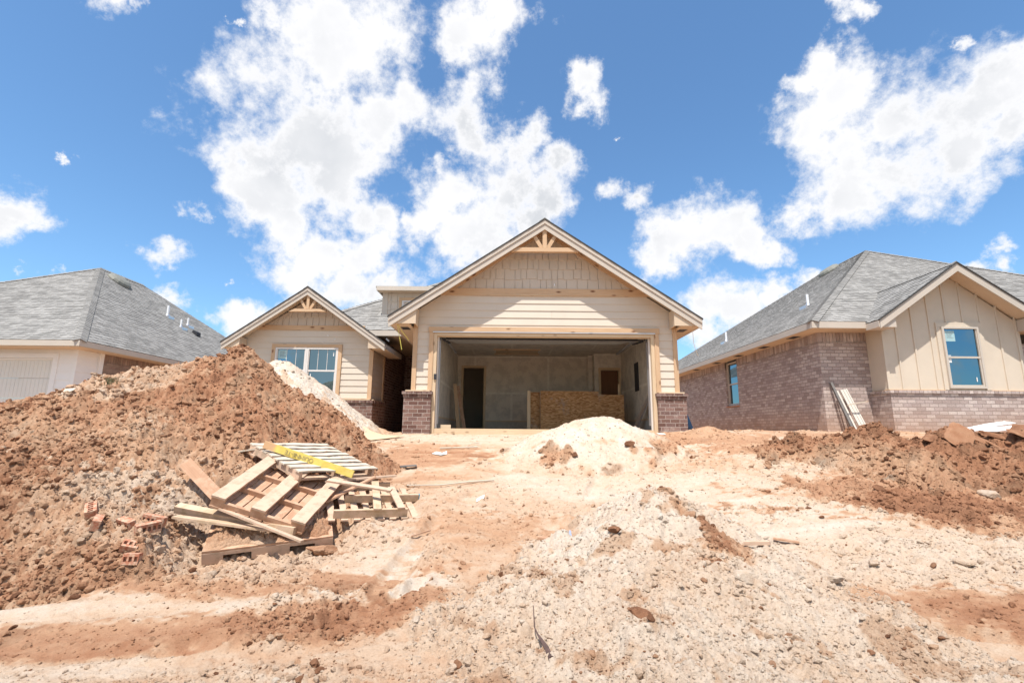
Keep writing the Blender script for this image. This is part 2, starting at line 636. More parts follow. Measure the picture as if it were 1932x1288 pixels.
# ================================================================ building parts
def lap(T, z0, z1, lim, holes=(), exp=.178, seed=0):
    """lapped boards; T(a, out, z) -> world, lim(z) -> (a0, a1)"""
    m = MB()
    z = z0
    k = 0
    rs = random.Random(seed)
    while z < z1 - .01:
        t = min(z + exp, z1)
        cuts = sorted({z, t} | {h for (a, b, c, d) in holes for h in (c, d) if z < h < t})
        for c0, c1 in zip(cuts, cuts[1:]):
            o0 = .020 - .014 * (c0 - z) / exp
            o1 = .020 - .014 * (c1 - z) / exp
            la, lb = lim(c0)
            ua, ub = lim(c1)
            segs = [(la, lb, ua, ub)]
            for (a, b, hz0, hz1) in holes:
                if c0 >= hz0 - 1e-6 and c1 <= hz1 + 1e-6:
                    new = []
                    for (p, q, r_, s_) in segs:
                        if p < a:
                            new.append((p, min(q, a), r_, min(s_, a)))
                        if q > b:
                            new.append((max(p, b), q, max(r_, b), s_))
                    segs = new
            for (p, q, r_, s_) in segs:
                if q - p < .01 and s_ - r_ < .01:
                    continue
                if q - p > 2.2 and s_ - r_ > 2.2 and c0 == z and rs.random() < .6:
                    # two boards butted with a hairline gap
                    jx = rs.uniform(max(p, r_) + .7, min(q, s_) - .7)
                    m.poly([T(jx + .002, o0, c0), T(q, o0, c0), T(s_, o1, c1), T(jx + .002, o1, c1)],
                           [(jx + k * 2.9, c0), (q + k * 2.9, c0), (s_ + k * 2.9, c1), (jx + k * 2.9, c1)])
                    m.poly([T(jx, 0, c0), T(q, 0, c0), T(q, o0, c0), T(jx, o0, c0)])
                    q = s_ = jx - .002
                dz = rs.uniform(-.0015, .0015) if c0 == z else 0
                m.poly([T(p, o0, c0 + dz), T(q, o0, c0 + dz), T(max(s_, r_), o1, c1), T(r_, o1, c1)],
                       [(p + k * 1.7, c0), (q + k * 1.7, c0), (s_ + k * 1.7, c1), (r_ + k * 1.7, c1)])
                if c0 == z:
                    m.poly([T(p, 0, c0), T(q, 0, c0), T(q, o0, c0 + dz), T(p, o0, c0 + dz)])
        z = t
        k += 1
    return m


def clip(poly, axis, val, keep_less):
    out = []
    n = len(poly)
    for i in range(n):
        a, b = poly[i], poly[(i + 1) % n]
        fa = (a[axis] - val) * (1 if keep_less else -1)
        fb = (b[axis] - val) * (1 if keep_less else -1)
        if fa <= 1e-9:
            out.append(a)
        if (fa < -1e-9 and fb > 1e-9) or (fa > 1e-9 and fb < -1e-9):
            t = fa / (fa - fb)
            out.append((a[0] + (b[0] - a[0]) * t, a[1] + (b[1] - a[1]) * t))
    return out


def area(p):
    return abs(sum(p[i][0] * p[(i + 1) % len(p)][1] - p[(i + 1) % len(p)][0] * p[i][1] for i in range(len(p)))) / 2


def roof_face(m, pts, e, up, seed=0, step=.143, tabs=True):
    """shingle courses with real steps and doubled tabs on a planar convex polygon"""
    rs = random.Random(seed)
    P = [Vector(p) for p in pts]
    e, up = Vector(e).normalized(), Vector(up).normalized()
    n = e.cross(up).normalized()
    if n.z < 0:
        n = -n
    o = P[0]
    q = [((p - o).dot(e), (p - o).dot(up)) for p in P]
    v0 = min(b for a, b in q)
    v1 = max(b for a, b in q)
    off = rs.uniform(0, 50)

    def lift(pp, c, th, z0=0.0):
        return [o + e * a + up * b + n * (z0 + th * (1 - (b - c) / step)) for a, b in pp]

    def put(pp, c, th, row):
        uv = [(a + off, (row + .02 + .96 * (b - c) / step) * .143) for a, b in pp]
        L = lift(pp, c, th)
        nn = (L[1] - L[0]).cross(L[2] - L[0])
        if nn.dot(n) < 0:
            L = L[::-1]
            uv = uv[::-1]
        m.poly(L, uv)
        lo = [x for x in pp if abs(x[1] - c) < 1e-5]
        if len(lo) >= 2:
            a0, a1 = min(x[0] for x in lo), max(x[0] for x in lo)
            b0 = o + e * a0 + up * c
            b1 = o + e * a1 + up * c
            m.poly([b0 - n * .004, b1 - n * .004, b1 + n * th, b0 + n * th], [(a0 + off, row * .143 + .002), (a1 + off, row * .143 + .002), (a1 + off, row * .143 + .004), (a0 + off, row * .143 + .004)])
        # sides of raised tabs
        return L
    row = 0
    c = v0
    while c < v1 - 1e-4:
        pp = clip(clip(q, 1, c, False), 1, c + step, True)
        if len(pp) >= 3 and area(pp) > 1e-4:
            put(pp, c, .005, row)
            if tabs:
                a = min(x[0] for x in pp) + rs.uniform(0, .3)
                a1 = max(x[0] for x in pp)
                while a < a1:
                    w = rs.uniform(.10, .26)
                    t = clip(clip(pp, 0, a, False), 0, a + w, True)
                    if len(t) >= 3 and area(t) > 1e-3:
                        put(t, c, .011, row)
                    a += w + rs.uniform(.08, .22)
        c += step
        row += 1


def hip_cap(m, a, b, n1, n2, w=.15, step=.14, seed=0):
    a, b = Vector(a), Vector(b)
    d = (b - a).normalized()
    n1, n2 = Vector(n1).normalized(), Vector(n2).normalized()
    if n1.z < 0:
        n1 = -n1
    if n2.z < 0:
        n2 = -n2
    s1 = n1.cross(d).normalized()
    s2 = n2.cross(d).normalized()
    if s1.dot(n2) > 0:
        s1 = -s1
    if s2.dot(n1) > 0:
        s2 = -s2
    if s1.dot(n2) == s2.dot(n1):
        pass
    up = (n1 + n2).normalized()
    L = (b - a).length
    t = 0
    rs = random.Random(seed)
    while t < L - .02:
        t1 = min(t + step + .03, L)
        lo, hi = .034, .020
        for sgn, sd in ((1, s1), (-1, s2)):
            p0, p1 = a + d * t, a + d * t1
            k = rs.uniform(0, 9)
            q = [p0 + up * lo, p0 + sd * w + up * lo * .9, p1 + sd * w + up * hi * .9, p1 + up * hi]
            m.poly(q if sgn > 0 else q[::-1], [(k, .01), (k + .15, .01), (k + .15, .13), (k, .13)] if sgn > 0 else [(k, .13), (k + .15, .13), (k + .15, .01), (k, .01)])
            r_ = [p0, p0 + sd * w, p0 + sd * w + up * lo * .9, p0 + up * lo]
            m.poly(r_, [(k, .01), (k + .1, .01), (k + .1, .012), (k, .012)])
        t += step


def shakes(x_lim, y, z0, z1, seed=3, row=.20):
    m = MB()
    rs = random.Random(seed)
    z = z0
    k = 0
    while z < z1:
        t = min(z + row, z1)
        x = x_lim(z)[0] - rs.uniform(0, .1)
        while x < x_lim(z)[1]:
            w = rs.choice((.13, .17, .2, .24))
            a, b = max(x, x_lim(z)[0]), min(x + w - .012, x_lim(z)[1])
            ta, tb = max(x, x_lim(t)[0]), min(x + w - .012, x_lim(t)[1])
            if b - a > .02:
                dz = rs.choice((0, -.022, -.012, -.028)) if z > z0 + .01 else 0
                o = rs.uniform(.021, .026)
                if tb <= ta:
                    ta = tb = min(max((a + b) / 2, x_lim(t)[0]), x_lim(t)[1])
                q = [(a, y - o, z + dz), (b, y - o, z + dz), (tb, y - .008, t), (ta, y - .008, t)]
                u = k * .37
                m.poly(q, [(p[2] + u, p[0]) for p in q])
                m.poly([(a, y, z + dz), (b, y, z + dz), (b, y - o, z + dz), (a, y - o, z + dz)])
                m.poly([(a, y, z + dz), (a, y - o, z + dz), (ta, y - .008, t), (ta, y, t)])
                m.poly([(b, y - o, z + dz), (b, y, z + dz), (tb, y, t), (tb, y - .008, t)])
            x += w
            k += 1
        z = t
    return m


def rake(house, name, ridge, half, slope, y0, y1, tb, mat, w=.17, drop=0.0):
    """two sloping boards under a gable edge; ridge=(x, z) of the roof's top"""
    rx, rz = ridge
    m = MB('grain')
    for sg in (-1, 1):
        a = [(rx, rz - drop), (rx + sg * half, rz - drop - slope * half), (rx + sg * half, rz - drop - slope * half - w), (rx, rz - drop - w * 1.0)]
        P = [(a[3][0], y0, a[3][1]), (a[2][0], y0, a[2][1]), (a[2][0], y1, a[2][1]), (a[3][0], y1, a[3][1]),
             (a[0][0], y0, a[0][1]), (a[1][0], y0, a[1][1]), (a[1][0], y1, a[1][1]), (a[0][0], y1, a[0][1])]
        g = Vector((sg * 1.0, 0, -slope)).normalized()
        m.hexa(P, (g, Vector((0, 1, 0))))
    return m.build(name, mt[mat], house)


def gable_roof(house, ridge, half, slope, y0, y1, seed):
    """shingles, deck edge and sloping soffit of a gable roof whose ridge runs along y"""
    rx, rz = ridge
    ez = rz - slope * half
    m = MB()
    roof_face(m, [(rx - half, y0, ez), (rx - half, y1, ez), (rx, y1, rz), (rx, y0, rz)], (0, 1, 0), (1, 0, slope), seed)
    roof_face(m, [(rx + half, y0, ez), (rx + half, y1, ez), (rx, y1, rz), (rx, y0, rz)], (0, 1, 0), (-1, 0, slope), seed + 1)
    hip_cap(m, (rx, y0, rz), (rx, y1, rz), (-slope, 0, 1), (slope, 0, 1), seed=seed)
    r = m.build('roof', mt['shingle'], house)
    e = MB()
    for sg in (-1, 1):
        # dark edge of the shingles along the rake, with slightly ragged thickness
        k = 26
        for i in range(k):
            a, b = i / k, (i + 1) / k
            j = .002 * ((i * 7) % 3) - .008
            x0_, x1_ = rx + sg * half * a, rx + sg * half * b
            z0_, z1_ = rz - slope * half * a, rz - slope * half * b
            e.prism([(x0_, y0 - .02 - j, z0_ + .012), (x1_, y0 - .02 - j, z1_ + .012), (x1_, y0 - .02 - j, z1_ - .018), (x0_, y0 - .02 - j, z0_ - .018)], (0, .06, 0))
    e.build('shingle_edge', mt['shingle_edge'], r)
    s = MB()
    for sg in (-1, 1):
        s.prism([(rx, y0 + .02, rz - .035), (rx + sg * (half - .01), y0 + .02, ez - .035), (rx + sg * (half - .01), y0 + .02, ez - .07), (rx, y0 + .02, rz - .07)], (0, y1 - y0 - .03, 0))
    s.build('roof_deck', mt['soffit'], r)
    return r


def sash_window(house, name, cx0, cx1, z0, z1, T, frame='vinyl', grids=0, rail=None, sticker=None, fw=.045):
    """frame, two sashes, glass; T(a, out, z)"""
    def bx(m, a0, a1, o0, o1, c0, c1):
        P = [T(a0, o0, c0), T(a1, o0, c0), T(a1, o1, c0), T(a0, o1, c0), T(a0, o0, c1), T(a1, o0, c1), T(a1, o1, c1), T(a0, o1, c1)]
        m.hexa(P)
    f = MB()
    rail = rail if rail is not None else (z0 + z1) / 2
    bx(f, cx0, cx0 + fw, -.03, .035, z0, z1)
    bx(f, cx1 - fw, cx1, -.03, .035, z0, z1)
    bx(f, cx0 + fw, cx1 - fw, -.03, .035, z1 - fw, z1)
    bx(f, cx0 + fw, cx1 - fw, -.03, .035, z0, z0 + fw)
    w = f.build(name, mt[frame], house)
    s = MB()
    bx(s, cx0 + fw, cx1 - fw, -.025, .020, rail - .022, rail + .022)
    for a0, a1 in ((cx0 + fw, cx0 + fw + .03), (cx1 - fw - .03, cx1 - fw)):
        bx(s, a0, a1, -.025, .012, z0 + fw, rail - .022)
        bx(s, a0 if a0 < cx0 + .1 else a0 + .01, a1 if a0 > cx0 + .1 else a1 - .01, -.025, .018, rail + .022, z1 - fw)
    bx(s, cx0 + fw + .03, cx1 - fw - .03, -.025, .012, z0 + fw, z0 + fw + .035)
    s.build('sash', mt[frame], w)
    g = MB()
    bx(g, cx0 + fw + .02, cx1 - fw - .02, -.018, -.008, rail + .02, z1 - fw + .005)
    bx(g, cx0 + fw + .02, cx1 - fw - .02, -.022, -.013, z0 + fw + .02, rail - .015)
    g.build('pane', mt['glass'], w)
    if grids:
        k = MB()
        for i in range(grids):
            a = cx0 + fw + (cx1 - cx0 - 2 * fw) * (i + 1) / (grids + 1)
            bx(k, a - .006, a + .006, -.008, -.004, rail + .022, z1 - fw)
        k.build('grille_bar', mt['vinyl'], w)
    if sticker:
        for j, (a0, a1, c0, c1) in enumerate(sticker):
            k = MB()
            bx(k, a0, a1, -.008, -.0045, c0, c1)
            st = k.build('sticker', mt['sticker' if (a1 - a0) > .1 else 'paper'], w)
            if (a1 - a0) > .15:
                k = MB()
                rs = random.Random(j)
                for r_ in range(5):
                    zz = c1 - .05 - r_ * .03
                    aa = a0 + .05
                    while aa < a1 - .05 - rs.random() * .05:
                        ww = rs.uniform(.01, .04)
                        bx(k, aa, min(aa + ww, a1 - .02), -.0045, -.0038, zz, zz + .010)
                        aa += ww + .008
                k.build('sticker_print', mt['osb_dark'], w)
    return w


def front(y):
    return lambda a, o, z: (a, y - o, z)


def truss(house, cx, zb, half, top, y, s=.095, depth=.09):
    """decorative gable truss: tie beam, king post and two braces"""
    m = MB('grain')
    m.prism([(cx - half, y, zb), (cx + half, y, zb), (cx + half - .16, y, zb + s), (cx - half + .16, y, zb + s)], (0, depth, 0))
    m.build('tie_beam', mt['cedar'], house)
    m = MB('grain')
    m.beam((cx, y + depth / 2, zb + s + .003), (cx, y + depth / 2, top), s, depth - .01, (0, 1, 0))
    m.build('king_post', mt['cedar'], house)
    for sg in (-1, 1):
        m = MB('grain')
        m.beam((cx + sg * s * .75, y + depth / 2 + .004, zb + s + .004), (cx + sg * (top - zb) * .52, y + depth / 2 + .004, zb + (top - zb) * .84), s * .85, depth - .03, (0, 1, 0))
        m.build('brace', mt['cedar'], house)


# ================================================================ the house being built
H1 = thing('house', 'unfinished tan house with open two car garage, raw wood trim and a small side gable', 'house', (0.7, 10.6, 1.13))
SL = .667
RX, RZ, HALF = .71, 5.87, 3.39
YW = 10.6
EZ_ = RZ - SL * HALF
wall_l, wall_r = -2.17, 3.64
rl = lambda z: (max(wall_l, RX - (RZ - .12 - z) / SL), min(wall_r, RX + (RZ - .12 - z) / SL))
m = lap(front(YW), 2.04, 4.22, rl, [(-1.80, 3.22, 0, 3.46)], .166, 1)
m.build('lap_siding', mt['siding'], H1)
shakes(rl, YW, 4.38, 5.72, 3, .235).build('shake_siding', mt['siding_dark'], H1)
# sheathing behind the boards, with the garage opening left free
w = MB()
w.prism([(wall_l, YW + .003, 1.0), (-1.72, YW + .003, 1.0), (-1.72, YW + .003, 3.36), (wall_l, YW + .003, 3.36)], (0, .14, 0))
w.prism([(3.14, YW + .003, 1.0), (wall_r, YW + .003, 1.0), (wall_r, YW + .003, 3.36), (3.14, YW + .003, 3.36)], (0, .14, 0))
w.prism([(wall_l, YW + .003, 3.361), (wall_r, YW + .003, 3.361), (wall_r, YW + .003, 3.72), (RX, YW + .003, 5.70), (wall_l, YW + .003, 3.78)], (0, .14, 0))
w.box(wall_l, wall_l + .12, YW + .145, 19.6, 1.0, 3.70)
w.box(wall_r - .10, wall_r, YW + .145, 19.6, 1.0, 3.55)
w.box(wall_l, wall_r, 19.601, 19.7, 1.0, 3.70)
w.build('wall', mt['siding'], H1)
# band board between siding and shakes
B('frieze_board', 'cedar', H1, (-1.66, 3.08, YW - .045, YW - .002, 4.21, 4.375), mode='grain')
B('frieze_cap', 'pine', H1, (-.72, .95, YW - .052, YW - .046, 4.213, 4.228), mode='grain')
# corner boards and opening trim
for x0, x1 in ((wall_l - .02, wall_l + .075), (wall_r - .075, wall_r + .02)):
    parts('corner_board', 'cedar', H1, (x0, x1, YW - .04, YW - .001, 2.045, 3.86), mode='grain')
for x0, x1 in ((-1.83, -1.735), (3.155, 3.25)):
    parts('door_casing', 'cedar', H1, (x0, x1, YW - .055, YW + .0, 2.05, 3.36), mode='grain')
B('header_trim', 'cedar', H1, (-1.85, 3.27, YW - .06, YW + .0, 3.363, 3.475), mode='grain')
for x0, x1 in ((-1.733, -1.66), (3.08, 3.153)):
    B('door_jamb', 'pine', H1, (x0, x1, YW - .035, YW + .16, 1.10, 3.36), mode='grain')
B('head_jamb', 'pine', H1, (-1.659, 3.079, YW - .035, YW + .16, 3.275, 3.36), mode='grain')
B('drip_edge', 'steel', H1, (-1.75, 3.17, YW - .075, YW - .061, 3.345, 3.362))
for x0, x1 in ((-1.658, -1.625), (3.045, 3.078)):
    B('weather_strip', 'vinyl', H1, (x0, x1, YW + .06, YW + .10, 1.24, 3.273))
B('door_sensor', 'black', H1, (-1.70, -1.64, YW - .06, YW - .036, 2.30, 2.42))
# brick piers with cap courses
for x0, x1 in ((-2.32, -1.735), (3.155, 3.76)):
    pr = MB()
    pr.box(x0, x1, YW - .13, YW + .5 if x0 > 0 else YW + .5, .7, 1.90)
    p = pr.build('brick_pier', mt['brick_dark'], H1)
    c = MB()
    for (a, b, e1, e2) in ((.0, .065, .012, .9), (.066, .13, .035, 1.3)):
        n = int((x1 - x0 + .06) / .098)
        for i in range(n):
            xa = x0 - e1 + i * (x1 - x0 + 2 * e1) / n
            xb = x0 - e1 + (i + 1) * (x1 - x0 + 2 * e1) / n - .008
            c.box(xa, xb, YW - .13 - e1 - .002 * (i % 3), YW + .1, 1.902 + a + .003, 1.902 + b)
    c.box(x0 + .01, x1 - .01, YW - .12, YW + .1, 1.902, 2.03)
    c.build('brick_cap', mt['brick_dark'], p)
    B('cap_board', 'pine', H1, (x0 + .03, x1 - .03, YW - .13, YW - .002, 2.034, 2.062), mode='grain')
# roof
gable_roof(H1, (RX, RZ), HALF, SL, 10.15, 19.8, 11)
rake(H1, 'rake_board', (RX, RZ - .02), HALF - .015, SL, 10.15, 10.175, 0, 'trim', .085)
rake(H1, 'rake_board', (RX, RZ - .105), HALF - .02, SL, 10.17, 10.20, 0, 'trim', .135)
rake(H1, 'rake_frieze', (RX, RZ - .075), HALF - 1.3, SL, 10.56, 10.596, 0, 'cedar', .10)
for sg in (-1, 1):
    # boxed return at the foot of each rake and its level soffit
    xe = RX + sg * (HALF - .03)
    xi = RX + sg * (HALF - .57)
    ze = EZ_ - .14
    m = MB()
    m.prism([(xe, 10.205, ze), (xi, 10.205, ze), (xi, 10.205, RZ - .16 - SL * (HALF - .57) - .02), (xe, 10.205, EZ_ - .06)], (0, .03, 0))
    m.box(min(xi, xi - sg * .03), max(xi, xi - sg * .03), 10.205, YW - .045, ze, RZ - .2 - SL * (HALF - .57) + .05)
    m.build('box_return', mt['soffit'], H1)
    m = MB()
    xa, xb = sorted((xe, RX + sg * (HALF - .46)))
    m.box(xa, xb, 10.24, 17.0, ze - .005, ze + .02)
    sf = m.build('soffit', mt['soffit'], H1)
    B('eave_fascia', 'trim', H1, (*sorted((xe, xe + sg * .03)), 10.2, 17.0, ze - .01, EZ_ - .02))
    m = MB()
    m.box(*sorted((xe - sg * .16, xe - sg * .34)), 10.55, 10.85, ze - .008, ze - .0055)
    m.build('soffit_vent', mt['black'], sf)
truss(H1, RX, 5.12, .74, 5.66, 10.20)
# yellow cables hanging from the eaves
for pts in ([(-2.50, 10.3, 3.50), (-2.46, 10.3, 3.3), (-2.42, 10.3, 3.13), (-2.38, 10.3, 2.94), (-2.37, 10.3, 2.91)],
            [(-2.49, 10.3, 3.50), (-2.42, 10.32, 3.35), (-2.33, 10.34, 3.24), (-2.26, 10.36, 3.15), (-2.24, 10.36, 3.12)],
            [(3.92, 10.3, 3.50), (3.92, 10.3, 3.3), (3.93, 10.32, 3.12), (3.97, 10.34, 2.98), (4.02, 10.36, 2.86), (4.03, 10.36, 2.84)]):
    m = MB()
    m.tube(pts, .0065 if pts[0][0] < 0 else .0045, 6)
    m.build('cable', mt['wire'] if pts[0][0] < 0 else mt['pine'], H1, True)
# ---- inside the garage
XL, XR, YB, ZC, ZF = -1.80, 3.50, 16.1, 3.68, 1.24
sill = ZF + .27
m = MB()
m.box(XL - .03, XL, YW + .16, YB, sill + .04, ZC)
m.build('side_wall', mt['drywall'], H1)
m = MB()
m.box(XR, XR + .03, YW + .16, YB, sill + .04, ZC)
m.build('side_wall', mt['drywall'], H1)
m = MB()
m.box(XL, -1.60, YB, YB + .03, sill + .04, ZC)
m.box(-.93, 2.64, YB, YB + .03, sill + .04, ZC)
m.box(-1.60, -.93, YB, YB + .03, 3.27, ZC)
m.box(2.64, 2.67, 15.43, YB, sill + .04, ZC)
m.box(2.64, 2.84, 15.40, 15.43, sill + .04, ZC)
m.box(3.40, XR, 15.40, 15.43, sill + .04, ZC)
m.box(2.84, 3.40, 15.40, 15.43, 3.15, ZC)
m.box(-.80, -.77, YB + .04, 19.0, ZF, ZC)
m.box(2.5, 3.5, 15.8, 15.83, ZF, ZC)
m.build('back_wall', mt['drywall'], H1)
m = MB()
m.box(wall_l + .13, wall_r - .11, YW + .2, 19.6, ZC + .003, ZC + .03)
ceil = m.build('ceiling', mt['drywall'], H1)
B('attic_hatch', 'pine', H1, (-.50, .82, 14.72, 15.5, ZC - .02, ZC + .002), mode='grain')
parts('hatch_frame', 'cedar', H1, (-.56, .88, 14.66, 14.72, ZC - .035, ZC + .0), (-.56, .88, 15.5, 15.56, ZC - .035, ZC + .0), mode='grain')
parts('sill_plate', 'pine', H1, (XL - .03, XL + .03, YW + .2, YB - .04, sill, sill + .038), (XR - .03, XR + .03, YW + .2, 15.36, sill, sill + .038),
  (XL + .04, -1.70, YB - .03, YB + .03, sill, sill + .038), (-.86, 2.62, YB - .03, YB + .03, sill, sill + .038), mode='grain')
m = MB()
m.box(XL - .1, XL + .02, YW + .18, YB + .1, ZF, sill)
m.box(XR - .02, XR + .1, YW + .18, YB + .1, ZF, sill)
m.box(XL + .03, -1.70, YB - .02, YB + .1, ZF, sill)
m.box(-.86, XR - .03, YB - .02, YB + .1, ZF, sill)
m.build('stem_wall', mt['concrete'], H1)
B('floor_slab', 'concrete', H1, (wall_l + .05, wall_r - .05, YW + .01, 17.3, .95, ZF - .002))
parts('form_board', 'pine', H1, (-1.65, 3.07, YW - .055, YW - .015, 1.14, ZF + .012), (-1.2, 1.0, YW - .10, YW - .06, 1.10, ZF - .03), mode='grain')
# doors into the house
for (x0, x1, zt, y) in ((-1.60, -.93, 3.27, YB), (2.84, 3.40, 3.15, 15.40)):
    parts('door_frame', 'pine', H1, (x0 - .075, x0, y - .02, y + .1, ZF, zt + .075), (x1, x1 + .075, y - .02, y + .1, ZF, zt + .075), (x0, x1, y - .02, y + .1, zt, zt + .075), mode='grain')
B('door', 'door_brown', H1, (2.85, 3.39, 15.46, 15.50, ZF, 3.14), mode='grain')
B('electrical_panel', 'black', H1, (XR - .025, XR - .003, 13.30, 13.68, 2.33, 3.12))
# raised sectional door and its tracks
gd = MB()
for i in range(4):
    ya, yb_ = 11.32 + i * .535, 11.32 + (i + 1) * .535 - .006
    za, zb_ = 3.36 + .0325 * i * 2, 3.36 + .0325 * (i + 1) * 2
    P_ = [(-1.56, ya, za), (2.98, ya, za), (2.98, yb_, zb_), (-1.56, yb_, zb_)]
    gd.hexa(P_ + [(x_, y_, z_ + .04) for x_, y_, z_ in P_])
g = gd.build('garage_door', mt['door_white'], H1)
B('bottom_seal', 'black', g, (-1.56, 2.98, 11.295, 11.316, 3.345, 3.385))
parts('strut', 'steel', g, (-1.50, 2.92, 11.36, 11.42, 3.31, 3.358))
for x in (-1.66, 3.04):
    m = MB()
    m.box(x, x + .05, 10.85, 14.0, 3.42, 3.47)
    m.box(x, x + .05, 10.80, 10.85, 1.35, 3.2)
    m.beam((x + .025, 10.82, 3.2), (x + .025, 11.1, 3.44), .05, .05)
    m.build('door_track', mt['steel'], g)
for x0_, x1_ in ((-1.55, -1.52), (2.97, 2.94)):
    m = MB()
    m.beam((x0_, 10.86, 3.235), (x1_, 11.6, 3.30), .05, .03)
    m.build('hinge_bracket', mt['black'], g)
m = MB()
m.tube([(-1.6, 10.86, 3.26), (3.02, 10.86, 3.26)], .016, 8)
m.build('torsion_bar', mt['black'], g)

# ---- main roof, entry recess and dormer
EY, EZM = 13.3, 3.96
lx, rx2 = -6.55, 4.12
hw = (rx2 - lx) / 2
ax, ay, az = lx + hw, EY + hw, EZM + SL * hw
m = MB()
roof_face(m, [(lx, EY, EZM), (rx2, EY, EZM), (ax, ay, az)], (1, 0, 0), (0, 1, SL), 21)
roof_face(m, [(lx, EY, EZM), (ax, ay, az), (ax, ay + 4, az), (lx, EY + 2 * hw + 4, EZM)], (0, 1, 0), (1, 0, SL), 22)
roof_face(m, [(rx2, EY, EZM), (ax, ay, az), (ax, ay + 4, az), (rx2, EY + 2 * hw + 4, EZM)], (0, 1, 0), (-1, 0, SL), 23, tabs=False)
hip_cap(m, (lx, EY, EZM), (ax, ay, az), (0, -SL, 1), (-SL, 0, 1))
m.build('main_roof', mt['shingle'], H1)
B('eave_fascia', 'trim', H1, (-4.6, -1.9, EY - .01, EY + .02, EZM - .165, EZM - .015))
B('porch_ceiling', 'soffit', H1, (-4.0, -1.9, EY + .02, 17.3, 3.80, 3.83))
m = MB()
m.box(-3.95, -3.77, 14.18, 17.2, .9, 3.80)
m.box(-3.77, wall_l, 17.0, 17.2, .9, 3.80)
m.box(wall_l - .1, wall_l - .002, YW + .52, 17.0, .9, 3.4)
m.build('entry_brick', mt['brick_dark'], H1)
DY = 14.35
m = MB()
m.box(-3.93, .2, DY, DY + 2.2, 4.2, 5.40)
m.build('dormer_wall', mt['siding_dark'], H1)
shakes(lambda z: (-3.80, -1.0), DY, 4.3, 5.36, 9, .26).build('dormer_shakes', mt['siding_dark'], H1)
B('dormer_corner_board', 'trim', H1, (-3.96, -3.80, DY - .035, DY + .1, 4.32, 5.36))
m = MB()
m.prism([(-4.10, DY - .32, 5.46), (-4.10, DY + 3.0, 5.72), (-4.10, DY + 3.0, 5.66), (-4.10, DY - .32, 5.40)], (4.3, 0, 0))
dr = m.build('dormer_roof', mt['shingle'], H1)
parts('dormer_fascia', 'trim', dr, (-4.08, .2, DY - .325, DY - .30, 5.33, 5.455), (-4.08, -4.05, DY - .30, DY + 1.5, 5.33, 5.46))
B('dormer_soffit', 'soffit', dr, (-4.05, .2, DY - .30, DY, 5.34, 5.36))
sash_window(H1, 'dormer_window', -3.36, -2.6, 4.55, 5.09, front(DY - .01))
parts('dormer_window_trim', 'cedar', H1, (-3.45, -3.365, DY - .04, DY, 4.4, 5.18), (-3.365, -2.5, DY - .04, DY, 5.095, 5.18), mode='grain')
m = MB()
m.tube([(-3.55, EY + .3, 3.80), (-3.52, EY + .1, 3.72), (-3.45, EY + .1, 3.66)], .03, 6)
m.build('porch_light_box', mt['steel'], H1)

# ---- left wing
WY = 13.0
WXL, WXR = -7.28, -3.77
WR = (-5.50, 4.97)
WH, WS = 2.17, .70
wl_ = lambda z: (max(WXL, WR[0] - (WR[1] - .12 - z) / WS), min(WXR, WR[0] + (WR[1] - .12 - z) / WS))
lap(front(WY), 2.03, 3.88, wl_, [(-6.42, -4.68, 2.03, 3.40)], .166, 4).build('wing_siding', mt['siding'], H1)
shakes(wl_, WY, 4.0, 4.85, 5, .24).build('wing_shakes', mt['siding_dark'], H1)
m = MB()
m.prism([(WXL, WY + .003, .9), (-6.42, WY + .003, .9), (-6.42, WY + .003, 3.6), (WXL, WY + .003, 3.6)], (0, .12, 0))
m.prism([(-4.68, WY + .003, .9), (WXR, WY + .003, .9), (WXR, WY + .003, 3.6), (-4.68, WY + .003, 3.6)], (0, .12, 0))
m.prism([(WXL, WY + .003, 3.601), (WXR, WY + .003, 3.601), (WXR, WY + .003, 3.66), (WR[0], WY + .003, 4.82), (WXL, WY + .003, 3.66)], (0, .12, 0))
m.prism([(-6.42, WY + .2, .9), (-4.68, WY + .2, .9), (-4.68, WY + .2, 3.6), (-6.42, WY + .2, 3.6)], (0, .12, 0))
m.box(WXL, WXL + .1, WY + .13, 17, .9, 3.6)
m.box(WXR - .1, WXR - .003, WY + .13, 14.17, 2.0, 3.6)
m.build('wing_wall', mt['siding'], H1)
lap(lambda a, o, z: (WXR + o, a, z), 2.03, 3.5, lambda z: (WY, 14.16), (), .166, 6).build('wing_siding', mt['siding'], H1)
m = MB()
m.box(WXL - .1, WXR + .1, WY - .11, WY + .0, .9, 1.90)
m.box(WXR + .0, WXR + .1, WY + .001, 14.18, .9, 1.90)
p = m.build('brick_skirt', mt['brick_dark'], H1)
m = MB()
n = 38
for i in range(n):
    xa = WXL - .12 + i * (WXR - WXL + .24) / n
    m.box(xa, xa + (WXR - WXL + .24) / n - .008, WY - .14 - .002 * (i % 3), WY, 1.905, 1.975)
for i in range(12):
    m.box(WXR + .0, WXR + .13, WY + .005 + i * .098, WY + .005 + i * .098 + .09, 1.905, 1.975)
m.build('brick_cap', mt['brick_dark'], p)
parts('sill_board', 'pine', H1, (WXL, WXR + .03, WY - .13, WY - .002, 1.978, 2.01), (WXR + .0, WXR + .09, WY + .0, 14.17, 1.978, 2.01), mode='grain')
parts('corner_board', 'cedar', H1, (WXR - .08, WXR + .028, WY - .04, WY - .001, 2.012, 3.52), (WXL - .02, WXL + .07, WY - .04, WY - .001, 2.012, 3.52), (WXR + .002, WXR + .04, 14.07, 14.17, 2.012, 3.5), mode='grain')
B('frieze_board', 'cedar', H1, (-6.98, -4.02, WY - .045, WY - .002, 3.87, 4.0), mode='grain')
gable_roof(H1, WR, WH, WS, 12.55, 14.5, 31)
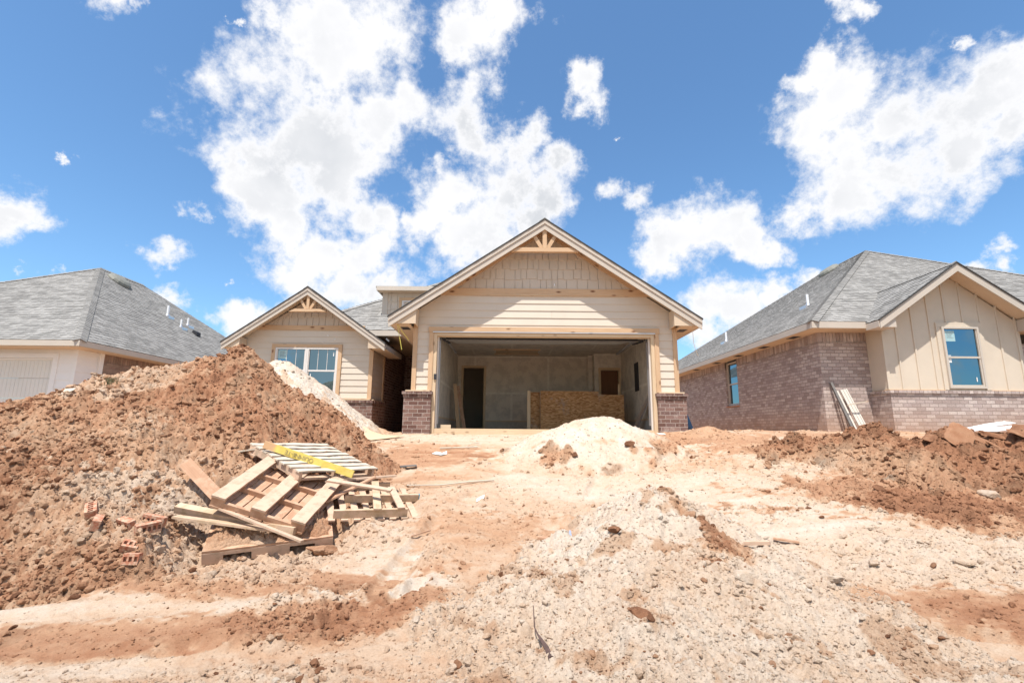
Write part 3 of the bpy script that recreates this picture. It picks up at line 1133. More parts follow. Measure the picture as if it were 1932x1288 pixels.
rake(H1, 'rake_board', (WR[0], WR[1] - .02), WH - .015, WS, 12.55, 12.575, 0, 'trim', .075)
rake(H1, 'rake_board', (WR[0], WR[1] - .095), WH - .02, WS, 12.57, 12.60, 0, 'trim', .12)
for sg in (-1, 1):
    xe = WR[0] + sg * (WH - .03)
    xi = WR[0] + sg * (WH - .44)
    ez = WR[1] - WS * WH
    ze = ez - .13
    m = MB()
    m.prism([(xe, 12.605, ze), (xi, 12.605, ze), (xi, 12.605, WR[1] - .16 - WS * (WH - .44) - .02), (xe, 12.605, ez - .06)], (0, .03, 0))
    m.box(*sorted((xi, xi - sg * .03)), 12.605, WY - .045, ze, WR[1] - .2 - WS * (WH - .44) + .05)
    m.build('box_return', mt['soffit'], H1)
    B('soffit', 'soffit', H1, (*sorted((xe, WR[0] + sg * (WH - .38))), 12.64, 14.48, ze - .005, ze + .02))
    B('eave_fascia', 'trim', H1, (*sorted((xe, xe + sg * .03)), 12.6, 14.5, ze - .01, ez - .02))
truss(H1, WR[0] + .02, 4.30, .50, 4.78, 12.60, .075, .08)
wx0, wxm, wx1 = -6.40, -5.545, -4.70
sash_window(H1, 'window', wx0, wxm, 2.03, 3.385, front(WY - .01), grids=2, rail=2.76, sticker=[(wx0 + .07, wx0 + .31, 3.08, 3.32)])
sash_window(H1, 'window', wxm + .004, wx1, 2.03, 3.385, front(WY - .01), grids=2, rail=2.76, sticker=[(wx1 - .14, wx1 - .12, 3.16, 3.27), (wxm + .12, wxm + .14, 2.55, 2.68)])
parts('window_trim', 'cedar', H1, (wx0 - .10, wx0 - .003, WY - .05, WY, 2.012, 3.39), (wx1 + .003, wx1 + .10, WY - .05, WY, 2.012, 3.39), (wx0 - .10, wx1 + .10, WY - .052, WY, 3.392, 3.48), mode='grain')
for i, (x, z, s) in enumerate(((-5.02, 3.72, .028), (-5.15, 3.54, .02), (-4.82, 3.61, .022))):
    m = MB()
    m.tube([(x - s, WY - .021, z), (x, WY - .024, z + s * .3), (x + s, WY - .021, z - s * .4)], [s * .4, s * .7, s * .3], 6)
    m.build('plaster_spot', mt['paper'], H1, True)
for i, (x, z, s) in enumerate(((.95, 4.47, .03), (.82, 4.43, .015), (.4, 4.52, .01))):
    m = MB()
    m.tube([(x, YW - .026, z - s), (x + .004, YW - .027, z), (x - .004, YW - .026, z + s)], [s * .3, s * .5, s * .2], 6)
    m.build('plaster_spot', mt['paper'], H1, True)

# ================================================================ right neighbour
H2 = thing('house', 'finished tan brick house with board and batten gable on the right', 'house', (13.5, 11.2, 1.25))
ex, ey, ez2, hw = 7.10, 11.2, 3.83, 6.4
px_, py_, pz_ = ex + hw, ey + hw, ez2 + SL * hw
yb = py_ + 2.9
m = MB()
roof_face(m, [(ex, ey, ez2), (ex + 2 * hw, ey, ez2), (px_, py_, pz_)], (1, 0, 0), (0, 1, SL), 41)
roof_face(m, [(ex, ey, ez2), (px_, py_, pz_), (px_, yb, pz_), (ex, yb + hw, ez2)], (0, 1, 0), (1, 0, SL), 42)
roof_face(m, [(ex + 2 * hw, ey, ez2), (px_, py_, pz_), (px_, yb, pz_), (ex + 2 * hw, yb + hw, ez2)], (0, 1, 0), (-1, 0, SL), 43, tabs=False)
roof_face(m, [(ex, yb + hw, ez2), (px_, yb, pz_), (ex + 2 * hw, yb + hw, ez2)], (1, 0, 0), (0, -1, SL), 44, tabs=False)
hip_cap(m, (ex, ey, ez2), (px_, py_, pz_), (0, -SL, 1), (-SL, 0, 1))
hip_cap(m, (ex + 2 * hw, ey, ez2), (px_, py_, pz_), (0, -SL, 1), (SL, 0, 1))
hip_cap(m, (px_, py_, pz_), (px_, yb, pz_), (-SL, 0, 1), (SL, 0, 1))
# gable over the bay
BR, BH, BS = (10.33, 5.16), 1.97, .70
bez = BR[1] - BS * BH
by = 10.75
yv = ey + (BR[1] - ez2) / SL
roof_face(m, [(BR[0] - BH, by, bez), (BR[0] - BH, ey + .02, bez), (BR[0], yv, BR[1]), (BR[0], by, BR[1])], (0, 1, 0), (1, 0, BS), 45)
roof_face(m, [(BR[0] + BH, by, bez), (BR[0] + BH, ey + .02, bez), (BR[0], yv, BR[1]), (BR[0], by, BR[1])], (0, 1, 0), (-1, 0, BS), 46)
hip_cap(m, (BR[0], by, BR[1]), (BR[0], yv, BR[1]), (-BS, 0, 1), (BS, 0, 1))
m.build('roof', mt['shingle'], H2)
e = MB()
for sg in (-1, 1):
    e.prism([(BR[0], by - .02, BR[1] + .012), (BR[0] + sg * BH, by - .02, bez + .012), (BR[0] + sg * BH, by - .02, bez - .018), (BR[0], by - .02, BR[1] - .018)], (0, .06, 0))
e.build('shingle_edge', mt['shingle_edge'], H2)
s = MB()
for sg in (-1, 1):
    s.prism([(BR[0], by + .04, BR[1] - .10), (BR[0] + sg * (BH - .01), by + .04, bez - .10), (BR[0] + sg * (BH - .01), by + .04, bez - .13), (BR[0], by + .04, BR[1] - .13)], (0, .5, 0))
s.build('rake_soffit', mt['soffit'], H2)
rake(H2, 'rake_board', (BR[0], BR[1] - .02), BH - .01, BS, by, by + .03, 0, 'trim', .19)
for sg in (-1, 1):
    xe = BR[0] + sg * (BH - .02)
    xi = BR[0] + sg * (BH - .40)
    m = MB()
    m.prism([(xe, by + .035, bez - .17), (xi, by + .035, bez - .17), (xi, by + .035, BR[1] - .16 - BS * (BH - .40) - .02), (xe, by + .035, bez - .06)], (0, .40, 0))
    m.build('box_return', mt['trim'], H2)
    B('bay_fascia', 'trim', H2, (*sorted((xe, xe + sg * .025)), by + .03, ey, bez - .17, bez - .02))
B('fascia', 'trim', H2, (ex + .02, BR[0] - BH, ey - .015, ey + .012, ez2 - .165, ez2 - .012), (BR[0] + BH, ex + 2 * hw - .02, ey - .015, ey + .012, ez2 - .165, ez2 - .012),
  (ex - .012, ex + .019, ey - .015, yb + hw, ez2 - .165, ez2 - .012))
B('soffit', 'soffit', H2, (ex + .02, 7.55, ey + .015, yb + hw, ez2 - .17, ez2 - .145), (7.551, ex + 2 * hw, ey + .015, 11.75, ez2 - .17, ez2 - .145))
for y in (12.2, 13.7, 15.3, 17.0, 18.9):
    B('soffit_vent', 'black', H2, (7.22, 7.42, y, y + .35, ez2 - .176, ez2 - .1705))
fx = 7.52
m = MB()
zt = ez2 - .17
m.box(fx, fx + .2, 11.7, 16.10, .9, 3.42)
m.box(fx, fx + .2, 17.00, 27, .9, 3.42)
m.box(fx, fx + .2, 16.10, 17.0, .9, 2.08)
m.box(fx + .2, 8.90, 11.7, 11.9, .9, 3.42)
m.box(12.0, 19.4, 11.7, 11.9, .9, 3.42)
m.build('brick_wall', mt['brick_tan'], H2)
m = MB()
# soldier course under the eaves


def soldier(m, T, a0, a1, z0, z1):
    k = int((a1 - a0) / .083)
    for i in range(k):
        a = a0 + i * (a1 - a0) / k
        b = a + (a1 - a0) / k - .010
        P = [T(a, -.05, z0), T(b, -.05, z0), T(b, .004, z0), T(a, .004, z0), T(a, -.05, z1), T(b, -.05, z1), T(b, .004, z1), T(a, .004, z1)]
        q = [(3, 2, 6, 7)]
        for f in ((0, 3, 2, 1), (4, 5, 6, 7), (0, 1, 5, 4), (1, 2, 6, 5), (2, 3, 7, 6), (3, 0, 4, 7)):
            o = (i * .2 + .1, (i * 7 % 11) * .083 + 8.34)
            m.poly([P[j] for j in f], [(o[0] + .02 * (j > 1), o[1] + .01 * (j % 2)) for j in range(4)])


soldier(m, lambda a, o, z: (fx - o, a, z), 11.7, 16.10, 3.43, zt + .02)
soldier(m, lambda a, o, z: (fx - o, a, z), 17.0, 27, 3.43, zt + .02)
soldier(m, lambda a, o, z: (a, 11.7 - o, z), fx + .03, 8.90, 3.43, zt + .02)
m.build('soldier_course', mt['brick_tan'], H2)
m = MB()
m.box(fx + .02, fx + .19, 11.72, 16.1, 3.42, zt + .02)
m.box(fx + .02, fx + .19, 17.0, 27, 3.42, zt + .02)
m.box(fx + .19, 8.9, 11.72, 11.89, 3.42, zt + .02)
m.build('mortar_bed', mt['concrete'], H2)
sash_window(H2, 'side_window', 16.12, 16.98, 2.12, 3.60, lambda a, o, z: (fx + .09 - o, a, z), 'vinyl_tan')
B('window_sill', 'clay', H2, (fx - .03, fx + .1, 16.05, 17.05, 2.085, 2.12))
# bay
b0, b1, bY = 8.70, 11.95, 11.175
m = MB()
m.box(b0 - .06, b1 + .06, bY - .10, bY + .0, .9, 2.13)
m.box(b0 - .06, b0 + .04, bY + .002, 11.70, .9, 2.13)
bb = m.build('bay_brick', mt['brick_tan'], H2)
m = MB()
n = 36
for i in range(n):
    xa = b0 - .08 + i * (b1 - b0 + .16) / n
    P = (xa, xa + (b1 - b0 + .16) / n - .009, bY - .135 - .002 * (i % 3), bY, 2.135, 2.20)
    o = ((i * 13 % 17) * .2 + .07, (i * 5 % 9) * .083 + 8.33)
    x0_, x1_, y0_, y1_, z0_, z1_ = P
    pts = [(x0_, y0_, z0_), (x1_, y0_, z0_), (x1_, y1_, z0_), (x0_, y1_, z0_), (x0_, y0_, z1_), (x1_, y0_, z1_), (x1_, y1_, z1_), (x0_, y1_, z1_)]
    for f in ((0, 3, 2, 1), (4, 5, 6, 7), (0, 1, 5, 4), (1, 2, 6, 5), (2, 3, 7, 6), (3, 0, 4, 7)):
        m.poly([pts[j] for j in f], [(o[0] + .02 * (j > 1), o[1] + .01 * (j % 2)) for j in range(4)])
for i in range(6):
    m.box(b0 - .09, b0, bY + .01 + i * .083, bY + .083 + i * .083, 2.135, 2.20)
m.build('brick_cap', mt['brick_tan'], bb)
bl = lambda z: (max(b0, BR[0] - (BR[1] - .12 - z) / BS), min(b1, BR[0] + (BR[1] - .12 - z) / BS))
m = MB()
m.prism([(b0, bY, 2.2), (b1, bY, 2.2), (b1, bY, 3.82), (BR[0], bY, 5.02), (b0, bY, 3.82)][0:5], (0, .1, 0))
m.box(b0, b0 + .1, bY + .101, 11.70, 2.2, 3.75)
m.build('bay_wall', mt['bat'], H2)
m = MB('grain')
wx0, wx1, wz0, wz1 = 10.07, 10.93, 2.26, 3.70
x = b0 + .33
while x < b1 - .02:
    top = BR[1] - .13 - BS * abs(x - BR[0])
    segs = [(2.225, top)]
    if wx0 - .12 < x < wx1 + .12:
        segs = [(wz1 + .115, top)]
    for a, b in segs:
        m.box(x - .02, x + .02, bY - .022, bY - .001, a, b)
    x += .405
m.box(b0 - .02, b0 + .05, bY - .02, bY - .001, 2.225, 3.7)
m.build('batten', mt['bat'], H2)
parts('sill_board', 'cedar', H2, (b0 - .03, wx0 - .11, bY - .05, bY - .001, 2.203, 2.224), (wx1 + .11, b1, bY - .05, bY - .001, 2.203, 2.224), (b0 - .03, b0, bY, 11.68, 2.203, 2.224), mode='grain')
sash_window(H2, 'window', wx0, wx1, wz0, wz1, front(bY - .035), 'vinyl_tan', rail=2.98,
            sticker=[(wx0 + .07, wx0 + .31, 3.36, 3.61), (wx0 + .09, wx0 + .15, 3.015, 3.03), (wx0 + .07, wx0 + .15, 2.86, 2.945), (wx1 - .2, wx1 - .18, 2.42, 2.52)])
parts('window_trim', 'bat', H2, (wx0 - .10, wx0 - .002, bY - .03, bY - .001, 2.226, wz1 + .002), (wx1 + .002, wx1 + .10, bY - .03, bY - .001, 2.226, wz1 + .002), (wx0 - .10, wx1 + .10, bY - .032, bY - .001, wz1 + .004, wz1 + .11))


def pipe(house, x, y, z, h, r=.035):
    m = MB()
    m.tube([(x, y, z - .1), (x, y, z + h)], r, 10)
    p = m.build('vent_pipe', mt['pvc'], house, True)
    m = MB()
    m.tube([(x, y, z - .06), (x, y, z + .05), (x, y, z + .07)], [r * 2.6, r * 1.5, r * 1.1], 10)
    m.box(x - .17, x + .17, y - .16, y + .16, z - .12, z - .02)
    m.build('flashing', mt['steel'], p)


def turtle(house, x, y, z, ang):
    m = MB()
    n = 14
    prof = [(.42, -.05), (.42, .03), (.38, .10), (.27, .155), (.0, .175)]
    a = R(ang)
    rg = []
    for r_, h in prof:
        rg.append([(x + r_ * math.cos(t) * math.cos(a) + h * -math.sin(a), y + r_ * math.sin(t), z + h * math.cos(a) + r_ * math.cos(t) * math.sin(a)) for t in [2 * math.pi * k / n for k in range(n)]])
    for i in range(len(rg) - 1):
        for k in range(n):
            m.poly([rg[i][k], rg[i][(k + 1) % n], rg[i + 1][(k + 1) % n], rg[i + 1][k]])
    m.build('roof_vent', mt['vent'], house, True)


mt['vent'] = flat('weathered_vent_metal', (.20, .195, .165), .6)
slopeR = lambda x: ez2 + SL * (x - ex)
pipe(H2, 8.75, 13.9, slopeR(8.75), .34)
pipe(H2, 8.55, 19.0, slopeR(8.55), .38)
turtle(H2, px_ - .6, 18.9, slopeR(px_ - .6) + .02, 33.7)

# ================================================================ left neighbour
H3 = thing('house', 'finished grey roofed house with white garage door on the left', 'house', (-16.0, 12.0, 1.0))
cx, cy, cz = -10.86, 12.0, 3.37
sx_ = .667 / .85
ax, ay, az = cx - .85 * 5.7, cy + 5.7, cz + .667 * 5.7
lxx = ax - 1.15 * 5.7
yb3 = ay + 2.2
m = MB()
roof_face(m, [(lxx, cy, cz), (cx, cy, cz), (ax, ay, az)], (1, 0, 0), (0, 1, .667), 51)
roof_face(m, [(cx, cy, cz), (ax, ay, az), (ax, yb3, az), (cx, yb3 + 5.7, cz)], (0, 1, 0), (-1, 0, sx_), 52)
roof_face(m, [(lxx, cy, cz), (ax, ay, az), (ax, yb3, az), (lxx, yb3 + 5.7, cz)], (0, 1, 0), (1, 0, .667 / 1.15), 53, tabs=False)
roof_face(m, [(lxx, yb3 + 5.7, cz), (ax, yb3, az), (cx, yb3 + 5.7, cz)], (1, 0, 0), (0, -1, .667), 54, tabs=False)
hip_cap(m, (cx, cy, cz), (ax, ay, az), (0, -.667, 1), (sx_, 0, 1))
hip_cap(m, (lxx, cy, cz), (ax, ay, az), (0, -.667, 1), (-.58, 0, 1))
hip_cap(m, (ax, ay, az), (ax, yb3, az), (-.58, 0, 1), (sx_, 0, 1))
m.build('roof', mt['shingle'], H3)
B('fascia', 'trim', H3, (lxx, cx - .02, cy - .015, cy + .012, cz - .155, cz - .012), (cx - .019, cx + .012, cy - .015, yb3 + 5.7, cz - .155, cz - .012))
B('soffit', 'soffit', H3, (lxx, cx - .02, cy + .015, 12.6, cz - .17, cz - .14), (-11.30, cx - .02, 12.601, yb3 + 5.7, cz - .17, cz - .14))
wy = 12.5
lap(front(wy), .9, 3.2, lambda z: (-17.5, -11.37), [(-17.1, -11.76, 0, 3.09)], .215, 8).build('siding', mt['white'], H3)
m = MB()
m.box(-11.76, -11.30, wy + .003, wy + .12, .8, 3.2)
m.box(-17.5, -11.761, wy + .003, wy + .12, 2.97, 3.2)
m.box(-11.40, -11.30, wy + .121, 13.25, .8, 3.2)
m.build('wall', mt['white'], H3)
lap(lambda a, o, z: (-11.30 + o, a, z), .9, 3.2, lambda z: (wy + .0, 13.12), (), .215, 9).build('siding', mt['white'], H3)
parts('corner_board', 'white', H3, (-11.38, -11.275, wy - .03, wy - .001, .8, 3.2))
B('side_casing', 'white', H3, (-11.299, -11.24, 13.12, 13.26, .8, 3.2))
m = MB()
m.box(-11.5, -11.26, 13.262, 24, .8, 2.98)
m.build('brick_wall', mt['brick_left'], H3)
m = MB()
soldier(m, lambda a, o, z: (-11.26 + o, a, z), 13.262, 24, 2.985, 3.2)
m.build('soldier_course', mt['brick_left'], H3)
m = MB()
for i in range(4):
    m.box(-16.9, -11.90, wy + .05, wy + .09, .92 + i * .51, .92 + (i + 1) * .51 - .007)
    for k in range(48):
        m.box(-16.88 + k * .1035, -16.88 + k * .1035 + .096, wy + .0455, wy + .0495, .93 + i * .51, .92 + (i + 1) * .51 - .02)
m.build('garage_door', mt['door_white'], H3)
parts('door_casing', 'white', H3, (-11.895, -11.76, wy - .035, wy + .13, .8, 3.095), (-17.0, -11.896, wy - .035, wy + .13, 2.965, 3.095))
parts('door_stop', 'white', H3, (-11.93, -11.896, wy + .01, wy + .044, .8, 2.96), (-16.9, -11.931, wy + .01, wy + .044, 2.925, 2.96))
# plumbing vents and the round vent on the right-hand slope
for x_, y_, z_, h, rr_ in ((-13.68, 18.76, 5.58, .42, .045), (-13.12, 18.8, 5.14, .32, .035), (-13.44, 19.65, 5.39, .32, .035)):
    pipe(H3, x_, y_, z_, h, rr_)
m = MB()
x_, y_, z_ = (-12.92, 19.41, 4.99)
m.prism([(x_ - .15, y_ - .12, z_ - .08), (x_ + .15, y_ - .12, z_ - .08), (x_ + .15, y_ - .12, z_ + .06), (x_ - .02, y_ - .12, z_ + .14)], (0, .24, 0))
m.build('roof_vent', mt['black'], H3)
turtle(H3, -15.12, 17.94, 6.71 + .02, -38)
# ================================================================ soil
M64 = np.int64


def hsh(i, j, s):
    h = (i.astype(M64) * 374761393 + j.astype(M64) * 668265263 + s * 1274126177) & 0x7fffffff
    h = ((h ^ (h >> 13)) * 1103515245) & 0x7fffffff
    h = ((h ^ (h >> 11)) * 668265263) & 0x7fffffff
    return ((h ^ (h >> 15)) & 0xffffff).astype(np.float32) / float(0x1000000)


def vn(x, y, f, s):
    x, y = x * f + 1000.3 + s * 17.1, y * f + 1000.7 + s * 9.3
    i, j = np.floor(x), np.floor(y)
    u, v = x - i, y - j
    u = u * u * u * (u * (u * 6 - 15) + 10)
    v = v * v * v * (v * (v * 6 - 15) + 10)
    a, b, c, d = hsh(i, j, s), hsh(i + 1, j, s), hsh(i, j + 1, s), hsh(i + 1, j + 1, s)
    return (a + (b - a) * u + (c - a) * v + (a - b - c + d) * u * v) * 2 - 1


def fbm(x, y, f, s, n=4, g=.5):
    t = 0
    a = 1.0
    for k in range(n):
        xr = x * math.cos(k * .7) - y * math.sin(k * .7)
        yr = x * math.sin(k * .7) + y * math.cos(k * .7)
        t = t + a * vn(xr, yr, f * 2 ** k, s + k * 7)
        a *= g
    return t


def lumps(x, y, f, s, keep=.7, big=.75):
    """rounded lumps of uneven size scattered one to a cell, 0..1"""
    x, y = x * f + 500.5, y * f + 500.5
    i, j = np.floor(x), np.floor(y)
    out = np.zeros_like(x)
    for di in (-1, 0, 1):
        for dj in (-1, 0, 1):
            a, b = i + di, j + dj
            r = big * (.35 + .65 * hsh(a, b, s + 2))
            on = hsh(a, b, s + 3) < keep
            d2 = ((a + .15 + .7 * hsh(a, b, s)) - x) ** 2 + ((b + .15 + .7 * hsh(a, b, s + 1)) - y) ** 2
            h = np.where(on, r * np.sqrt(np.clip(1 - d2 / (r * r), 0, 1)), 0)
            out = np.maximum(out, h)
    return out


def sstep(a, b, v):
    t = np.clip((v - a) / (b - a), 0, 1)
    return t * t * (3 - 2 * t)


TY = [-80, 0, 3.3, 4, 5, 6, 7.5, 8.5, 9.5, 10.4, 60, 500]
TC = [-.4, -.35, -.28, -.17, 0, .2, .52, .78, 1.0, 1.12, 1.15, 1.15]
TR = [-.4, -.35, -.25, -.1, .12, .38, .75, 1.0, 1.15, 1.24, 1.27, 1.27]


def base(x, y):
    a, b = np.interp(y, TY, TC), np.interp(y, TY, TR)
    t = sstep(1.5, 4.5, x)
    return a + (b - a) * t


# crest lines of the heaps: (x, y, z, steepness)
HEAPS = {
    'red': [(-9.5, 6.4, .9, .45), (-7.25, 7.0, 1.20, .45), (-6.95, 7.2, 1.60, .52), (-6.75, 7.4, 1.82, .58), (-6.45, 7.7, 2.07, .62), (-5.88, 8.0, 2.18, .66),
            (-5.20, 8.3, 2.38, .70), (-4.85, 8.5, 2.60, .74), (-4.38, 8.5, 2.27, .72), (-3.74, 8.4, 1.82, .70), (-2.90, 8.2, 1.27, .66), (-2.24, 7.85, .88, .55), (-2.02, 7.6, .64, .5)],
    'bench': [(-6.4, 6.1, .78, .60), (-4.7, 5.45, .60, .62), (-3.75, 5.2, .40, .55)],
    'pale': [(-6.6, 11.3, 2.35, .7), (-5.42, 11.0, 2.66, .7), (-5.15, 11.0, 2.66, .7), (-4.3, 10.95, 2.02, .66), (-3.3, 10.8, 1.25, .6)],
    'sand': [(1.22, 8.9, 1.42, .44), (1.68, 8.9, 1.47, .44), (2.2, 8.8, 1.25, .44), (2.75, 8.5, .98, .42), (3.35, 8.15, .72, .4)],
    'near': [(1.52, 5.42, .54, .50), (1.44, 4.95, .44, .38), (1.25, 4.2, .22, .25), (1.05, 3.3, 0.04, .20), (1.0, 2.2, -.1, .2)],
    'berm': [(4.30, 8.35, .93, .45), (5.15, 8.25, 1.12, .5), (5.95, 8.0, 1.24, .5), (6.55, 7.8, 1.14, .5), (6.80, 7.6, 1.28, .55), (7.15, 7.4, 1.18, .5), (7.6, 7.2, 1.26, .5), (9.6, 6.6, 1.22, .45)],
}


ASP = {'sand': 1.75, 'near': 1.15}


def heap(name, x, y, bench=False):
    L = HEAPS[name]
    if name == 'red' and not bench:
        return np.maximum(heap(name, x, y, True), heap('bench', x, y))
    out = np.full_like(x, -9.0)
    for (ax, ay, az, ak), (bx, by, bz, bk) in zip(L, L[1:]):
        dx, dy = bx - ax, by - ay
        t = np.clip(((x - ax) * dx + (y - ay) * dy) / (dx * dx + dy * dy), 0, 1)
        d = np.hypot(x - ax - t * dx, (y - ay - t * dy) * ASP.get(name, 1.0))
        z = az + (bz - az) * t
        k = ak + (bk - ak) * t
        e = z - k * (np.sqrt(d * d + .02) - .14)
        out = np.maximum(out, e)
    return out


# (x, y, rx, ry, turn, what) soft patches of soil kinds on the ground
def patch(x, y, cx, cy, rx, ry, rot, n, soft=.22):
    c, s = math.cos(R(rot)), math.sin(R(rot))
    u = ((x - cx) * c + (y - cy) * s) / rx
    v = (-(x - cx) * s + (y - cy) * c) / ry
    d = np.sqrt(u * u + v * v) + n * .55
    return 1 - sstep(1 - soft, 1 + soft, d)


# paleness: 0 red clay, 1 dry sand
PALE = [(-.3, 9.9, 2.2, .7, 0, .80), (-.5, 7.6, 1.5, 1.0, 0, .52), (-1.3, 8.5, 1.0, .7, 0, .33), (.1, 6.7, 1.3, 1.0, 10, .62), (.4, 7.6, .8, .6, 0, .68),
        (2.2, 6.9, 2.3, .8, -8, .80), (2.9, 5.9, 1.9, .75, -6, .84), (3.6, 4.9, 1.9, .55, -3, .78), (4.5, 4.3, 1.4, .35, 0, .74),
        (3.4, 3.95, 1.3, .34, -3, .27), (4.4, 3.8, .9, .35, -6, .22), (2.7, 3.4, 1.0, .5, -25, .72), (-.9, 4.75, .85, .62, 25, .88), (-1.3, 4.2, .7, .25, 10, .86),
        (-.2, 5.5, .9, .5, 5, .42), (-.1, 4.8, .5, .5, 0, .50), (-2.6, 4.45, 1.6, .28, 3, .26), (-3.6, 4.0, 1.3, .16, 0, .80), (-1.9, 3.95, 1.3, .18, 5, .72), (-3.1, 3.65, 1.4, .22, 4, .28),
        (-1.4, 3.75, .7, .3, 10, .30), (-1.0, 3.9, .35, .3, 0, .20), (-2.6, 3.3, 1.5, .16, 6, .70), (-.55, 3.6, .5, .3, 20, .62),
        (3.6, 9.3, 1.6, 1.0, 0, .30), (4.4, 8.5, 1.5, .5, 0, .40), (6.5, 9.8, 3.5, 1.0, 0, .45), (5.3, 6.3, 2.3, .95, -6, .28), (6.5, 5.6, 1.5, .8, 0, .40), (5.0, 6.0, .8, .4, 0, .14),
        (.75, 5.7, .35, .3, 0, .45), (-.7, 4.2, .25, .18, 0, .25), (-2.9, 5.2, 1.6, .8, 0, .68)]
# roughness: 0 packed smooth, 1 loose lumps
ROUGH = [(-.4, 9.6, 2.6, 1.0, 0, .16), (-.6, 7.8, 1.6, 1.2, 0, .15), (.2, 6.4, 1.2, .9, 0, .30), (2.4, 6.8, 2.2, .7, -8, .22), (3.0, 5.8, 1.8, .6, -6, .18),
         (3.9, 4.75, 2.0, .45, -3, .62), (3.8, 3.9, 1.4, .36, -3, .22), (2.8, 3.35, 1.1, .5, -25, .10), (-.9, 4.8, .9, .6, 20, .16), (-3.0, 4.0, 2.1, .35, 0, .10), (-2.6, 3.5, 2.2, .4, 5, .16),
         (-1.35, 3.95, .6, .42, 15, .75), (5.3, 6.2, 2.3, 1.0, -6, .9), (5, 9.6, 4.5, .9, 0, .16), (3.6, 9.0, 1.2, 1.0, 0, .35), (-3.3, 5.1, 1.9, .8, 0, .8), (6.6, 5.7, 1.6, .8, 0, .8)]

# (x, y, half width, half depth, turn, z at centre, dz/dx, dz/dy) floors that carry the thrown-down pallets
BEDS = []


def beds(x, y, h):
    for step in (0, 1):
        for cx, cy, a, b, rot, z, sx, sy, lo in BEDS:
            c, s = math.cos(rot), math.sin(rot)
            u = np.abs((x - cx) * c + (y - cy) * s) - a
            v = np.abs(-(x - cx) * s + (y - cy) * c) - b
            d = np.sqrt(np.clip(u, 0, 9) ** 2 + np.clip(v, 0, 9) ** 2)
            pl = z + (x - cx) * sx + (y - cy) * sy
            if step == 0:
                h = np.where(d < .8, np.maximum(h, pl - lo - 1.3 * d), h)
            else:
                h = np.where(d < .5, np.minimum(h, pl + .9 * np.clip(d - .04, 0, 9)), h)
    return h


